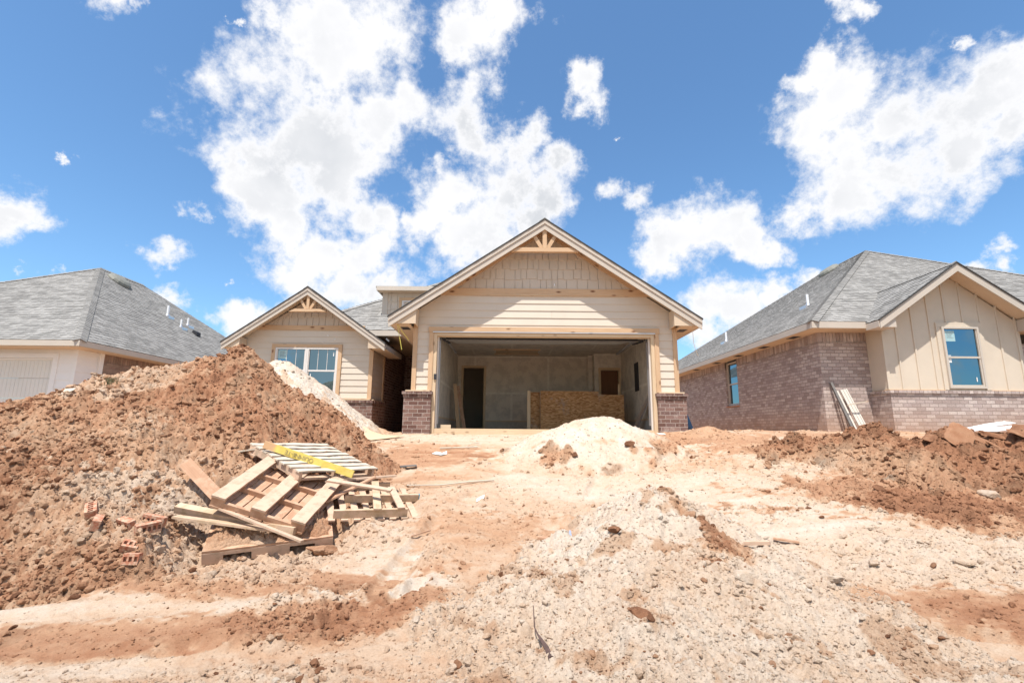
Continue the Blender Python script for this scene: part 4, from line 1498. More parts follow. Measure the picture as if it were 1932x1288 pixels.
def soil(x, y, which='ground'):
    """height, paleness, dampness and roughness of one layer"""
    n1 = fbm(x, y, 1.1, 3, 4)
    n2 = fbm(x, y, 4.0, 11, 4)
    n3 = fbm(x, y * 1.8, 11.0, 13, 3)
    if which == 'ground':
        h = base(x, y)
        w = .55 + .12 * n1 + .06 * n3
        r = np.full_like(x, .45)
        for cx, cy, rx, ry, rot, val in ROUGH:
            p = patch(x, y, cx, cy, rx, ry, rot, n1 * .7)
            r = r + (val - r) * p
        for cx, cy, rx, ry, rot, val in PALE:
            p = patch(x, y, cx, cy, rx, ry, rot, n1 * .6 + n2 * .4 + n3 * .35) * .85
            w = w + (val - w) * p
        far = sstep(10, 13, y)
        w = w + (.48 - w) * far
        r = r * (1 - .8 * sstep(11, 16, y))
        h = h + .13 * np.exp(-((x - 3.95) ** 2 + (y - 9.9) ** 2) / .12) + .12 * np.exp(-((x + 3.05) ** 2 + (y - 11.2) ** 2) / .08)
        h = h + .05 * fbm(x, y, .55, 31, 3) * sstep(11, 8, y)
        # tyre ruts with their tread, then scraped streaks
        for off in (0, 1.65):
            cxr = -1.05 - off * .0 + .42 * (y - 4.0) * .55 + off * .93 + .12 * np.sin(y * .9)
            lat = (x - cxr) / .13
            inside = np.exp(-np.abs(lat) ** 4)
            tread = np.sign(np.sin((y * 1.0 + np.abs(lat) * .035) * 2 * math.pi / .085)) * .5 + .5
            worn = sstep(-.35, .25, fbm(x, y, 1.3, 83, 3))
            inz = inside * sstep(3.5, 4.1, y) * sstep(9.8, 9.0, y) * worn
            h = h - inz * (.024 + .016 * tread) + .018 * np.exp(-(np.abs(lat) - 1.25) ** 2 / .06) * sstep(3.5, 4.1, y) * sstep(9.8, 9.0, y) * worn
            r = r * (1 - .75 * inz)
            w = w + .07 * inz
        q = x * .97 + y * .25
        h = h - .035 * np.exp(-((q - 1.6 - .2 * np.sin(y)) ** 2) / .02) * sstep(5.2, 6, y) * sstep(9, 8, y)
        st = vn(x * .35 + y * .1, y * 2.6 - x * .22, 3.0, 55)
        h = h + .018 * st * sstep(.3, .1, r)
        w = w + .14 * st * sstep(.35, .1, r)
        # boot and bucket scoops left of the nearest heap
        for sx0, sy0, ra, rb, ro, dp in ((-.86, 4.28, .20, .09, 55, .07), (-1.30, 3.78, .16, .08, 40, .05), (-2.1, 3.55, .22, .10, 20, .05), (3.3, 3.72, .35, .07, -18, .05), (.55, 5.75, .30, .10, 10, .04)):
            c_, s_ = math.cos(R(ro)), math.sin(R(ro))
            u_ = ((x - sx0) * c_ + (y - sy0) * s_) / ra
            v_ = (-(x - sx0) * s_ + (y - sy0) * c_) / rb
            dd_ = u_ * u_ + v_ * v_
            h = h - dp * np.exp(-dd_ ** 2) + .35 * dp * np.exp(-(np.sqrt(dd_) - 1.35) ** 2 / .06)
            r = r * (1 - .8 * np.exp(-dd_))
        h = beds(x, y, h)
        damp = .35 * sstep(.45, .9, fbm(x, y, 2.1, 71, 3)) * sstep(.6, .3, w)
    else:
        h = heap(which, x, y)
        if which == 'red':
            w = .27 + .10 * n1 + .05 * n2
            w = w + .36 * patch(x, y, -5.9, 7.55, .75, .5, 20, n2)
            w = w + .22 * patch(x, y, -4.0, 6.2, 1.0, .5, 0, n1 + n2 + n3)
            w = w + .14 * patch(x, y, -6.3, 6.0, 1.2, .5, 30, n1 + n3)
            w = w + .34 * patch(x, y, -3.5, 5.2, 1.2, .6, 0, n1 + n2 + n3)
            w = w + .06 * n3
            r = .95 + 0 * x
            h = beds(x, y, h - .05 + .10 * fbm(x, y, 1.2, 5, 3))
            damp = .42 * sstep(.15, 1.0, n2) + .30 * sstep(.3, 1.0, fbm(x, y, .9, 77, 2))
        elif which == 'pale':
            w = .88 + .08 * n1 - .35 * sstep(.35, .8, n2)
            r = .6 + 0 * x
            h = h + .05 * fbm(x, y, 1.6, 6, 3)
            damp = 0 * x
        elif which == 'sand':
            w = .80 + .07 * n1 + .05 * n2
            low = sstep(1.25, .95, h) * sstep(9.2, 8.6, y)
            cl = sstep(.05, .55, fbm(x, y, 3.0, 91, 3) + .35 * np.exp(-((x - 2.5) ** 2 + (y - 8.2) ** 2) / .35))
            w = w - .45 * low * cl
            r = .42 + .5 * low * cl
            damp = .7 * low * cl * sstep(-.1, .6, n2)
            h = h + .03 * fbm(x, y, 2, 7, 3)
        elif which == 'near':
            w = .84 + .10 * n1 - .30 * sstep(.35, .75, n2)
            sc = np.exp(-((x - 1.75 - .15 * np.sin(y * 3)) ** 2) / .05) * sstep(3.4, 4.3, y)
            w = w - .35 * sc * sstep(-.1, .5, n2)
            r = .72 + .25 * sc
            h = h + .07 * fbm(x, y, 1.3, 8, 3)
            damp = .25 * sstep(.4, .9, n2)
        else:
            w = .20 + .12 * n1 + .18 * sstep(6.3, 5.5, x) * sstep(8, 7.4, y)
            r = 1.0 + 0 * x
            h = h + .09 * fbm(x, y, 1.7, 9, 3)
            damp = .15 + .6 * sstep(0, .7, n2)
    near = sstep(16, 9, y)
    det = .042 * fbm(x, y, 2.6, 21, 3) + .075 * lumps(x, y, 3.6, 41, .5) * (.4 + .6 * sstep(-.3, .5, n1))
    det = det + .060 * lumps(x, y, 8.5, 45, .6) + .042 * lumps(x, y, 19, 49, .7) + .012 * fbm(x, y, 14, 23, 3)
    fine = .016 * lumps(x, y, 44, 57, .6) + .006 * vn(x, y, 60, 61)
    if which == 'red' or which == 'berm':
        det = det * 1.1 + .045 * lumps(x, y, 13, 73, .75) - .03 * np.abs(fbm(x, y, 5.5, 67, 3))
    if which == 'near':
        det = det * 1.15 + .07 * lumps(x, y, 2.6, 75, .6) - .03 * np.abs(fbm(x, y, 5, 77, 3))
    if which == 'sand' or which == 'pale':
        det = det * .75
    h = h + near * (r * det + (.25 + .75 * r) * fine * .8)
    w = w + .05 * n2 + .04 * n3 + .035 * vn(x, y, 25, 63)
    return h, np.clip(w, 0, 1), np.clip(damp, 0, 1), r


STOPS = np.array([0, .22, .45, .68, .88, 1.0])
CR = np.array([(.155, .068, .037), (.350, .172, .095), (.480, .290, .177), (.550, .405, .290), (.590, .485, .385), (.610, .535, .450)])


def soil_colour(w, damp):
    c = np.stack([np.interp(w, STOPS, CR[:, k]) for k in range(3)], -1)
    return c * (1 - .48 * damp[..., None])


def soil_material(name, gain=1.0):
    M = Mat(name, .95, .12)
    a = M.n('ShaderNodeAttribute', attribute_name='soil')
    v = M.tc.outputs['Object']
    root = M.n('ShaderNodeNewGeometry')
    p = root.outputs['Position']
    g = M.noise(70, 6, .75, p)
    c = M.mix(1.0, a.outputs['Color'], M.ramp(g, [(.25, (.80, .76, .72)), (.5, (1, 1, 1)), (.78, (1.12, 1.12, 1.12))]), 'MULTIPLY')
    g2 = M.noise(9, 6, .7, p)
    c = M.mix(M.math('MULTIPLY', M.ramp(g2, [(.52, (0, 0, 0)), (.66, (1, 1, 1))]), .22), c, (.30, .15, .085))
    g3 = M.noise(240, 3, .7, p)
    M.color(c)
    M.bump(M.math('ADD', g3, M.math('MULTIPLY', g, 2.0)), .010, .85)
    return M.m


mt['soil'] = soil_material('loose_soil')


def grid_faces(nr, nc, keep=None):
    i = np.arange((nr - 1) * (nc - 1)).reshape(nr - 1, nc - 1)
    r, c = np.divmod(i, nc - 1)
    a = r * nc + c
    f = np.stack([a, a + 1, a + nc + 1, a + nc], -1).reshape(-1, 4)
    if keep is not None:
        f = f[keep.reshape(-1)]
    return f


def raw_mesh(name, v, f, col=None, mat=None, smooth=True, parent=None):
    me = bpy.data.meshes.new(name)
    n = f.shape[1]
    me.vertices.add(len(v))
    me.vertices.foreach_set('co', v.astype(np.float32).ravel())
    me.loops.add(f.size)
    me.loops.foreach_set('vertex_index', f.astype(np.int32).ravel())
    me.polygons.add(len(f))
    me.polygons.foreach_set('loop_start', np.arange(0, f.size, n, dtype=np.int32))
    me.polygons.foreach_set('loop_total', np.full(len(f), n, dtype=np.int32))
    me.polygons.foreach_set('use_smooth', np.full(len(f), smooth, dtype=bool))
    me.update(calc_edges=True)
    if col is not None:
        at = me.color_attributes.new('soil', 'FLOAT_COLOR', 'POINT')
        c4 = np.ones((len(v), 4), np.float32)
        c4[:, :3] = col
        at.data.foreach_set('color', c4.ravel())
    if mat:
        me.materials.append(mat)
    o = bpy.data.objects.new(name, me)
    COL.objects.link(o)
    if parent:
        o.parent = parent
    return o


def fan(y0, y1, s0, s1, dens=.0030, dx=.0030):
    ys = [y0]
    while ys[-1] < y1:
        ys.append(ys[-1] + dens * max(ys[-1], 3.0) * (1 if ys[-1] < 11.5 else 2.5 + (ys[-1] - 11.5) * .15))
    ys = np.array(ys)
    nc = int((s1 - s0) / dx)
    s = np.linspace(s0, s1, nc)
    w = np.where(ys > 1.3, ys + .5, 1.8 + (1.3 - ys))
    X = w[:, None] * s[None, :]
    Y = np.repeat(ys[:, None], nc, 1)
    return X, Y


LEAN = [('red', -9.6, -1.4, 3.2, 11.5), ('pale', -8.2, -2.3, 9.2, 13.0), ('sand', -1.6, 4.8, 6.6, 10.45), ('near', -2.2, 4.4, 1.6, 6.9), ('berm', 3.4, 10.5, 5.6, 9.9)]


def add_beds():
    # support for the pallets: centre, half sizes, turn, height, tilt x, tilt y, how far below the board the fill stays
    BEDS.extend(BED_LIST)


BED_LIST = [(-2.62, 5.85, .50, .60, .08, .37, -.30, .30, .03), (-2.68, 6.80, .60, .60, 1.0, .66, -.22, .15, .20),
            (-2.55, 5.53, .64, .56, .406, -.02, -.06, .29, .02), (-1.72, 6.22, .50, .45, .42, .27, -.10, .25, .05)]
add_beds()
# ---- the ground: one sheet, fine near the viewer, reaching the horizon
X, Y = fan(1.4, 60, -1.38, 1.38, .0026, .0024)
rowsb = np.array([-80, -50, -30, -18, -10, -5, -2, 0, .8])
rowsf = np.array([75, 100, 140, 200, 300, 480])
nc = X.shape[1]
s = np.linspace(-1.38, 1.38, nc)
wb = 1.8 + (1.3 - rowsb)
XX = np.concatenate([wb[:, None] * s, X, (rowsf[:, None] + .5) * s])
YY = np.concatenate([np.repeat(rowsb[:, None], nc, 1), Y, np.repeat(rowsf[:, None], nc, 1)])
h, w, dmp, r = soil(XX, YY)
GH = (XX, YY, h)
g = raw_mesh('ground', np.stack([XX, YY, h], -1).reshape(-1, 3), grid_faces(*XX.shape), soil_colour(w, dmp).reshape(-1, 3), mt['soil'])
g['kind'] = 'structure'
LAB = {
    'red': ('dirt_pile', 'big red-brown clay mound on the left, taller than the pallets lying at its foot', 'dirt pile'),
    'pale': ('sand_pile', 'pale sand heap between the red mound and the front window', 'sand pile'),
    'sand': ('sand_pile', 'white sand heap straight in front of the open garage', 'sand pile'),
    'near': ('sand_pile', 'low wide pale sand heap nearest the viewer, crumbly with lumps', 'sand pile'),
    'berm': ('dirt_pile', 'low ridge of dark cloddy red dirt before the brick house on the right', 'dirt pile'),
}
for key, x0, x1, y0, y1 in LEAN:
    fine_ = .0024 if key == 'near' else .0017
    xs, ys = fan(y0, y1, max(min(x0 / (y0 + .5), x0 / (y1 + .5)), -1.45), min(max(x1 / (y0 + .5), x1 / (y1 + .5)), 1.45), fine_, fine_)
    if key == 'red':
        xs, ys = fan(y0, y1, -1.35, -.13, fine_, fine_)
    ok = (xs > x0) & (xs < x1) & (ys > y0) & (ys < y1)
    rr, cc_ = np.where(ok.any(1))[0], np.where(ok.any(0))[0]
    a, b, c, d = rr[0], rr[-1] + 1, cc_[0], cc_[-1] + 1
    xs, ys, ok = xs[a:b, c:d], ys[a:b, c:d], ok[a:b, c:d]
    hp, wp, dp, rp = soil(xs, ys, key)
    # drop the rim just under the ground so that the edge is the ragged line where both surfaces cross
    gh, gw = soil(xs, ys)[:2]
    up = (hp > gh - .02) & ok
    keep = up[:-1, :-1] | up[1:, :-1] | up[:-1, 1:] | up[1:, 1:]
    ed = sstep(-.02, .16, hp - gh)
    wp = gw + (wp - gw) * (.25 + .75 * ed)
    f = grid_faces(*xs.shape, keep)
    used, inv = np.unique(f, return_inverse=True)
    v = np.stack([xs, ys, hp], -1).reshape(-1, 3)[used]
    o = raw_mesh(LAB[key][0], v, inv.reshape(-1, 4), soil_colour(wp, dp).reshape(-1, 3)[used], mt['soil'])
    tag(o, LAB[key][1], LAB[key][2])


def surface(x, y):
    """top of the soil at given places, its paleness, dampness and roughness"""
    x, y = np.atleast_1d(np.asarray(x, float)), np.atleast_1d(np.asarray(y, float))
    H, Wp, D, Q = soil(x, y)
    for key, x0, x1, y0, y1 in LEAN:
        i = (x > x0) & (x < x1) & (y > y0) & (y < y1)
        if i.any():
            a, b, c, d = soil(x[i], y[i], key)
            t = a > H[i]
            H[i] = np.where(t, a, H[i])
            Wp[i] = np.where(t, b, Wp[i])
            D[i] = np.where(t, c, D[i])
            Q[i] = np.where(t, d, Q[i])
    return H, Wp, D, Q


def ico(sub):
    t = (1 + 5 ** .5) / 2
    v = [(-1, t, 0), (1, t, 0), (-1, -t, 0), (1, -t, 0), (0, -1, t), (0, 1, t), (0, -1, -t), (0, 1, -t), (t, 0, -1), (t, 0, 1), (-t, 0, -1), (-t, 0, 1)]
    f = [(0, 11, 5), (0, 5, 1), (0, 1, 7), (0, 7, 10), (0, 10, 11), (1, 5, 9), (5, 11, 4), (11, 10, 2), (10, 7, 6), (7, 1, 8), (3, 9, 4), (3, 4, 2), (3, 2, 6), (3, 6, 8), (3, 8, 9), (4, 9, 5), (2, 4, 11), (6, 2, 10), (8, 6, 7), (9, 8, 1)]
    v = [Vector(p).normalized() for p in v]
    for _ in range(sub):
        cache, nf = {}, []

        def mid(a, b):
            k = (min(a, b), max(a, b))
            if k not in cache:
                v.append(((v[a] + v[b]) / 2).normalized())
                cache[k] = len(v) - 1
            return cache[k]
        for a, b, c in f:
            x, y, z = mid(a, b), mid(b, c), mid(c, a)
            nf += [(a, x, z), (b, y, x), (c, z, y), (x, y, z)]
        f = nf
    return np.array([tuple(p) for p in v]), np.array(f)


rg = np.random.default_rng(4)


def rock_shape(sub, k):
    v, f = ico(sub)
    r_ = np.random.default_rng(k)
    d = np.ones(len(v))
    for _ in range(7):                                      # knock flats off the ball
        n = r_.normal(size=3)
        n /= np.linalg.norm(n)
        lim = r_.uniform(.45, .85)
        p = v @ n
        v = v - np.clip(p - lim, 0, 1)[:, None] * n
    v = v * (1 + (.10 if sub < 2 else .015) * r_.normal(size=(len(v), 1)))
    return v * np.array([1.15, .9, .75]), f


def scatter(name, n, smin, smax, power, sub, seed, dens, yr=(2.0, 11.0), kinds=8, label=None):
    rs = np.random.default_rng(seed)
    m = int(n * 5)
    # even over the picture rather than over the land: nearer ground gets more of them
    y = yr[0] * (yr[1] / yr[0]) ** rs.random(m)
    x = (y + .5) * rs.uniform(-1.3, 1.3, m)
    H, Wp, D, Q = surface(x, y)
    keep = rs.random(m) < dens(x, y, H, Wp, Q)
    # not through the house
    keep &= ~((x > -2.4) & (x < 3.9) & (y > 10.35)) & ~((x > 7.4) & (y > 11)) & ~((x < -3.7) & (y > 12.8)) & (y > 1.9)
    for cx, cy, a, b, rot, z, sx, sy, lo in BEDS:
        c, s_ = math.cos(rot), math.sin(rot)
        inside = (np.abs((x - cx) * c + (y - cy) * s_) < a) & (np.abs(-(x - cx) * s_ + (y - cy) * c) < b)
        keep &= ~(inside & (rs.random(m) < .75))
    x, y, H, Wp, D = [q[keep][:n] for q in (x, y, H, Wp, D)]
    n = len(x)
    size = smin + (smax - smin) * rs.random(n) ** power
    size = size * (.6 + .4 * np.clip(y / 6, 0, 1.4))
    ang = rs.uniform(0, 2 * math.pi, n)
    til = rs.uniform(-1.2, 1.2, n)
    V, Fc, C = [], [], []
    kind = rs.integers(0, kinds, n)
    sq = rs.uniform(.8, 1.3, n)
    white = np.clip(Wp + rs.normal(0, .05, n) - .01, 0, 1)
    odd = rs.random(n) < .05
    white = np.where(odd, np.clip(white - .45, .05, 1), white)
    dd = np.clip(D * .7 + np.where(odd, .45, 0) + rs.uniform(0, .15, n), 0, 1)
    colr = soil_colour(white, dd)
    base_i = 0
    for k in range(kinds):
        i = np.where(kind == k)[0]
        if not len(i):
            continue
        v, f = rock_shape(sub, 100 * seed + k)
        ca, sa, ct, st_ = np.cos(ang[i]), np.sin(ang[i]), np.cos(til[i]), np.sin(til[i])
        p = v[None] * size[i, None, None]
        px2, py2, pz2 = p[..., 0], p[..., 1], p[..., 2] * sq[i, None]
        qy, qz = py2 * ct[:, None] - pz2 * st_[:, None], py2 * st_[:, None] + pz2 * ct[:, None]
        wx = px2 * ca[:, None] - qy * sa[:, None] + x[i, None]
        wy_ = px2 * sa[:, None] + qy * ca[:, None] + y[i, None]
        wz = qz + H[i, None] + size[i, None] * .08
        V.append(np.stack([wx, wy_, wz], -1).reshape(-1, 3))
        Fc.append((f[None] + (np.arange(len(i)) * len(v))[:, None, None] + base_i).reshape(-1, 3))
        C.append(np.repeat(colr[i], len(v), 0))
        base_i += len(i) * len(v)
    o = raw_mesh(name, np.concatenate(V), np.concatenate(Fc), np.concatenate(C), mt['soil'], smooth=(name == 'soil_crumbs'))
    tag(o, label, 'clods', kind='stuff')
    return o


scatter('heap_clods', 13000, .008, .050, 4.0, 1, 7, lambda x, y, H, W_, Q: np.where(Q > .9, .9, 0) * (.3 + .7 * sstep(-.3, .4, fbm(x, y, 1.6, 85, 3))), yr=(3.4, 10.0),
        label='broken red clods covering the mound and the ridge of red dirt')
scatter('soil_clods', 20000, .008, .042, 4.0, 1, 1, lambda x, y, H, W_, Q: np.clip(Q * 1.0 - .05, .015, 1) * (1 - .62 * sstep(.62, .8, W_)) * (.35 + .65 * sstep(-.2, .4, fbm(x, y, 2.2, 81, 3))),
        label='loose crumbly clods of red and pale soil lying over the lot')
scatter('soil_crumbs', 90000, .005, .016, 2.0, 0, 2, lambda x, y, H, W_, Q: np.clip(Q * 1.1, .06, 1), label='small crumbs of dry soil strewn over the lot')
# ================================================================ things lying about
def zs(x, y):
    return float(surface([x], [y])[0][0])


def local_box(name, mat, parent, boxes, mode='grain'):
    m = MB(mode)
    for b in boxes:
        m.box(*b)
    return m.build(name, mt[mat], parent, local=True)


rp = random.Random(12)


def wavy_board(m, x0, x1, y0, y1, z0, z1, amp=.006, n=9):
    """a rough-sawn board along x with wandering edges"""
    a = [rp.uniform(-amp, amp) for _ in range(n + 1)]
    b = [rp.uniform(-amp, amp) for _ in range(n + 1)]
    c = [rp.uniform(-.5, .5) * amp for _ in range(n + 1)]
    o = rp.uniform(0, 9)
    for i in range(n):
        u0, u1 = x0 + (x1 - x0) * i / n, x0 + (x1 - x0) * (i + 1) / n
        q = [(u0, y0 + a[i]), (u1, y0 + a[i + 1]), (u1, y1 + b[i + 1]), (u0, y1 + b[i])]
        zz = [c[i], c[i + 1], c[i + 1], c[i]]
        T = [(p[0], p[1], z1 + k) for p, k in zip(q, zz)]
        D = [(p[0], p[1], z0 + k) for p, k in zip(q, zz)]
        m.poly(T, [(p[0] + o, p[1]) for p in q])
        m.poly(D[::-1], [(p[0] + o, p[1] + .3) for p in q[::-1]])
        m.poly([D[0], D[1], T[1], T[0]], [(u0 + o, 0), (u1 + o, 0), (u1 + o, z1 - z0), (u0 + o, z1 - z0)])
        m.poly([D[2], D[3], T[3], T[2]], [(u1 + o, 0), (u0 + o, 0), (u0 + o, z1 - z0), (u1 + o, z1 - z0)])
        if i == 0:
            m.poly([D[3], D[0], T[0], T[3]])
        if i == n - 1:
            m.poly([D[1], D[2], T[2], T[1]])


def rotz90(m):
    m.v = [(-y, x, z) for x, y, z in m.v]


# --- pallet lying bottom side up, propped on the others
P1 = thing('pallet', 'muddy pallet lying bottom side up with three wide boards over its stringers', 'pallet', (-2.616, 5.849, .56), (.31, .292, .084), 'wooden pallets thrown down in a heap')
for x in (-.43, .0, .43):
    m = MB('grain')
    wavy_board(m, -.60, .60, x - .075, x + .075, -.022, 0, .004)
    rotz90(m)
    m.v = [(x_, y_, z_) for x_, y_, z_ in m.v]
    m.build('bottom_board', mt['pallet'], P1, local=True)
for y in (-.57, -.19, .19, .57):
    m = MB('grain')
    for a, b in ((-.5, -.36), (-.08, .08), (.36, .5)):
        m.box(a, b, y - .02, y + .02, -.112, -.024)
    m.box(-.3599, -.0801, y - .019, y + .019, -.112, -.058)
    m.box(.0801, .3599, y - .019, y + .019, -.112, -.058)
    m.build('stringer', mt['pallet_red'], P1, local=True)
m = MB('grain')
for k in range(7):
    x = -.5 + k * .145
    wavy_board(m, -.60, .60, -x - .13, -x, -.134, -.114, .003)
rotz90(m)
m.build('deck', mt['pallet_red'], P1, local=True)

# --- pale pallet, slats up, behind it
P2 = thing('pallet', 'pale dry pallet with eight clean narrow slats upward at the back of the heap', 'pallet', (-2.684, 6.80, .85), (.265, .025, .999), 'wooden pallets thrown down in a heap')
for k in range(8):
    m = MB('grain')
    y = -.60 + k * .158
    wavy_board(m, -.60 + rp.uniform(-.02, .02), .60 + rp.uniform(-.03, .02), y, y + .098, -.018, 0, .012)
    m.build('slat', mt['pallet_pale'], P2, local=True)
for x in (-.56, 0, .56):
    local_box('stringer', 'pallet', P2, [(x - .02, x + .02, -.59, .59, -.110, -.021)])
for y in (-.55, -.1, .40):
    m = MB('grain')
    wavy_board(m, -.6, .6, y, y + .12, -.132, -.112, .004)
    m.build('bottom_board', mt['pallet'], P2, local=True)

# --- nearest pallet, under a skin of soil
P3 = thing('pallet', 'half buried pallet nearest the viewer, soil on top and dark fork notches in its side', 'pallet', (-2.441, 5.234, .055), (.291, -.055, .406), 'wooden pallets thrown down in a heap')
m = MB('grain')
for k in range(8):
    y = .002 + k * .125
    wavy_board(m, -.6, .6, y, y + .118, -.02, 0, .003)
m.build('deck', mt['pallet_red'], P3, local=True)
for y in (.0, .48, .94):
    m = MB('grain')
    for a, b in ((-.6, -.42), (-.17, .18), (.42, .6)):
        m.box(a, b, y, y + .04, -.135, -.022)
    m.box(-.4199, -.1701, y + .001, y + .039, -.055, -.022)
    m.box(.1801, .4199, y + .001, y + .039, -.055, -.022)
    m.build('stringer', mt['pallet'], P3, local=True)
gx, gy = np.meshgrid(np.linspace(-.598, .598, 260), np.linspace(.004, .90, 190))
edge = np.minimum(np.minimum(gx + .6, .6 - gx), gy) * 6
gz = .002 + (.022 + .035 * np.abs(fbm(gx + 9, gy, 4, 5, 3)) + .06 * lumps(gx, gy, 12, 6, .7) + .045 * lumps(gx, gy, 24, 7, .8) + .030 * lumps(gx, gy, 55, 9, .8) + .006 * fbm(gx, gy, 40, 10, 2)) * np.clip(edge, 0, 1)
gz = np.where(fbm(gx + 3, gy, 3.0, 15, 3) * .5 + np.clip(edge, 0, 1) < .02, -.01, gz)
dc = soil_colour(np.clip(.5 + .2 * fbm(gx, gy, 3, 8, 3), 0, 1), np.clip(.0 * gx, 0, 1))
dl = raw_mesh('dirt_layer', np.stack([gx, gy, gz], -1).reshape(-1, 3), grid_faces(*gx.shape), dc.reshape(-1, 3), mt['soil'], parent=P3)
dl['kind'] = 'stuff'
dl['label'] = 'crumbly brown soil lying on the deck'

# --- broken open pallet on the right
P4 = thing('pallet', 'broken open pallet at the right end of the heap, upturned runners above thin slats', 'pallet', (-1.72, 6.22, .43), (.27, .03, .42), 'wooden pallets thrown down in a heap')
for k in range(8):
    m = MB('grain')
    x = -.50 + k * .135
    wavy_board(m, -.46, .46, -x - .075, -x, -.13, -.112, .007)
    rotz90(m)
    m.build('slat', mt['pallet'], P4, local=True)
for y, a, b in ((-.40, -.45, .38), (.02, -.30, .60), (.42, -.5, .30)):
    local_box('runner', 'fresh', P4, [(a, b, y - .02, y + .02, -.110, -.02)])
m = MB('grain')
m.beam((.02, -.46, .0), (.10, .46, .01), .09, .018)
m.build('cross_board', mt['fresh'], P4, local=True)
m = MB('grain')
m.beam((.30, -.44, .0), (.27, .18, .01), .085, .018)
m.build('cross_board', mt['pallet'], P4, local=True)
local_box('painted_end', 'bluepaint', P4, [(.602, .612, .0, .04, -.112, -.018)])


def plank(label, a, b, w, h, mat, name='plank', cat='plank', up=(0, 0, 1), group=None):
    a, b = Vector(a), Vector(b)
    t = thing(name, label, cat, (a + b) / 2, group=group)
    c = (a + b) / 2
    m = MB('grain')
    m.beam(a - c, b - c, w, h, up)
    o = m.build('board', mt[mat], t, local=True)
    me = o.data
    bpy.data.objects.remove(t)
    o.name = name
    o.parent = None
    o.location = c
    return tag(o, label, cat, group)


LG = 'loose boards around the pallets'
plank('fresh sawn two by four left of the pallets, yellow side showing', (-3.56, 5.42, .37), (-2.42, 5.36, .19), .09, .075, 'fresh', up=(0, -.35, 1), group=LG)
plank('flat board under the two by four, left of the pallets', (-3.45, 5.24, .31), (-2.42, 5.24, .185), .11, .022, 'fresh', group=LG)
plank('short sawn block at the right end of the two by four', (-2.50, 5.34, .20), (-2.24, 5.33, .165), .10, .075, 'fresh', name='wood_block', cat='wood block', group=LG)
plank('dark muddy plank sticking up out of the dirt left of the pallets', (-3.94, 6.04, .80), (-3.42, 5.88, .44), .14, .03, 'pallet_red', up=(.3, -1, .35), group=LG)
plank('pale narrow board lying behind the upturned pallet', (-4.05, 6.70, .84), (-3.0, 6.55, 1.0), .09, .02, 'pallet_pale', group=LG)
plank('long split board leaning out from under the yellow board', (-2.22, 6.1, .60), (-1.42, 6.0, .50), .07, .022, 'pallet', up=(0, -.3, 1), group=LG)
plank('splintered dark board jutting below the pale pallet', (-2.2, 6.0, .36), (-1.72, 6.35, .62), .10, .02, 'pallet_red', group=LG)
plank('thin muddy lath along the front edge of the upturned pallet', (-3.1, 5.32, .40), (-2.05, 5.06, .12), .05, .02, 'pallet', group=LG)
plank('muddy board bridging the gap under the pale pallet', (-2.35, 6.35, .56), (-1.55, 6.75, .60), .10, .022, 'pallet', group=LG)

# --- the yellow board with its stencilled text
YB = thing('yellow_board', 'yellow painted board with faint upside down lettering lying across the pallets', 'board', (-2.69, 6.62, .865), (-.25, .426, .998))
YB.location = (-2.60, 6.42, .87)
YB.rotation_euler = (-.06, .30, -.02)
m = MB('grain')
wavy_board(m, -.62, .62, 0, .036, -.092, 0, .003)
m.build('board', mt['yellow'], YB, local=True)
fc = bpy.data.curves.new('lettering', 'FONT')
fc.body = "OUIMNE-TE"
fc.size = .078
fc.extrude = .0006
fc.align_x = 'CENTER'
fc.space_character = .95
ft = bpy.data.objects.new('lettering', fc)
COL.objects.link(ft)
ft.parent = YB
ft.location = (-.12, -.0045, -.022)
ft.rotation_euler = (R(90), R(180), 0)
bpy.context.view_layer.update()
lm = bpy.data.meshes.new_from_object(ft.evaluated_get(bpy.context.evaluated_depsgraph_get()))
bpy.data.objects.remove(ft)
ft = bpy.data.objects.new('lettering', lm)
COL.objects.link(ft)
ft.parent = YB
ft.location = (-.12, -.0045, -.022)
ft.rotation_euler = (R(90), R(180), 0)
lm.materials.clear()
lm.materials.append(flat('faded_ink', (.33, .27, .12), .8, var=.3))


# --- bricks
def make_brick(label, loc, rot, half=False, group='loose red bricks on the dirt'):
    L, w, h = (.1 if not half else .062), .046, .034
    m = MB()
    n = 5 if not half else 3
    m.box(-L, L, -w, -w + .026, -h, h)
    m.box(-L, L, w - .026, w, -h, h)
    xs = np.linspace(-L, L, n + 1)
    for i, x in enumerate(xs):
        a, b = x - .008, x + .008
        a, b = max(a, -L), min(b, L)
        m.box(a, b, -w + .0261, w - .0261, -h + .001, h - .001)
    m.box(-L + .001, L - .001, -w + .0262, w - .0262, -.004, .004)
    o = m.build('brick', mt['clay'], None)
    o.location = loc
    o.rotation_euler = rot
    tag(o, label, 'brick', group)
    bv = o.modifiers.new('b', 'BEVEL')
    bv.width = .003
    bv.segments = 1
    return o


def on(x, y, dz):
    return (x, y, zs(x, y) + dz)


make_brick('brick with a row of holes upward, farther of the touching pair at far left', on(-4.06, 4.92, .05), (.25, .35, -.85))
make_brick('brick standing on its side with holes facing left, nearer of the touching pair', on(-3.84, 4.74, .05), (1.35, .15, -1.0))
make_brick('brick lying flat with a dusty pale top face, red front edge', on(-3.63, 4.83, .045), (1.9, .1, -.42))
make_brick('dusty brick slanting up to the right with a plain face upward', on(-3.40, 4.80, .035), (1.7, -.1, .95))
make_brick('half brick with three square holes facing the viewer, lowest of the bricks', on(-3.29, 4.50, .035), (1.45, .05, .22), True)
make_brick('broken brick stub half sunk above the lowest brick', on(-3.40, 4.60, .0), (.5, .3, .5), True)
make_brick('brick half buried behind the flat dusty one', on(-3.47, 4.97, .02), (1.6, .2, .1))


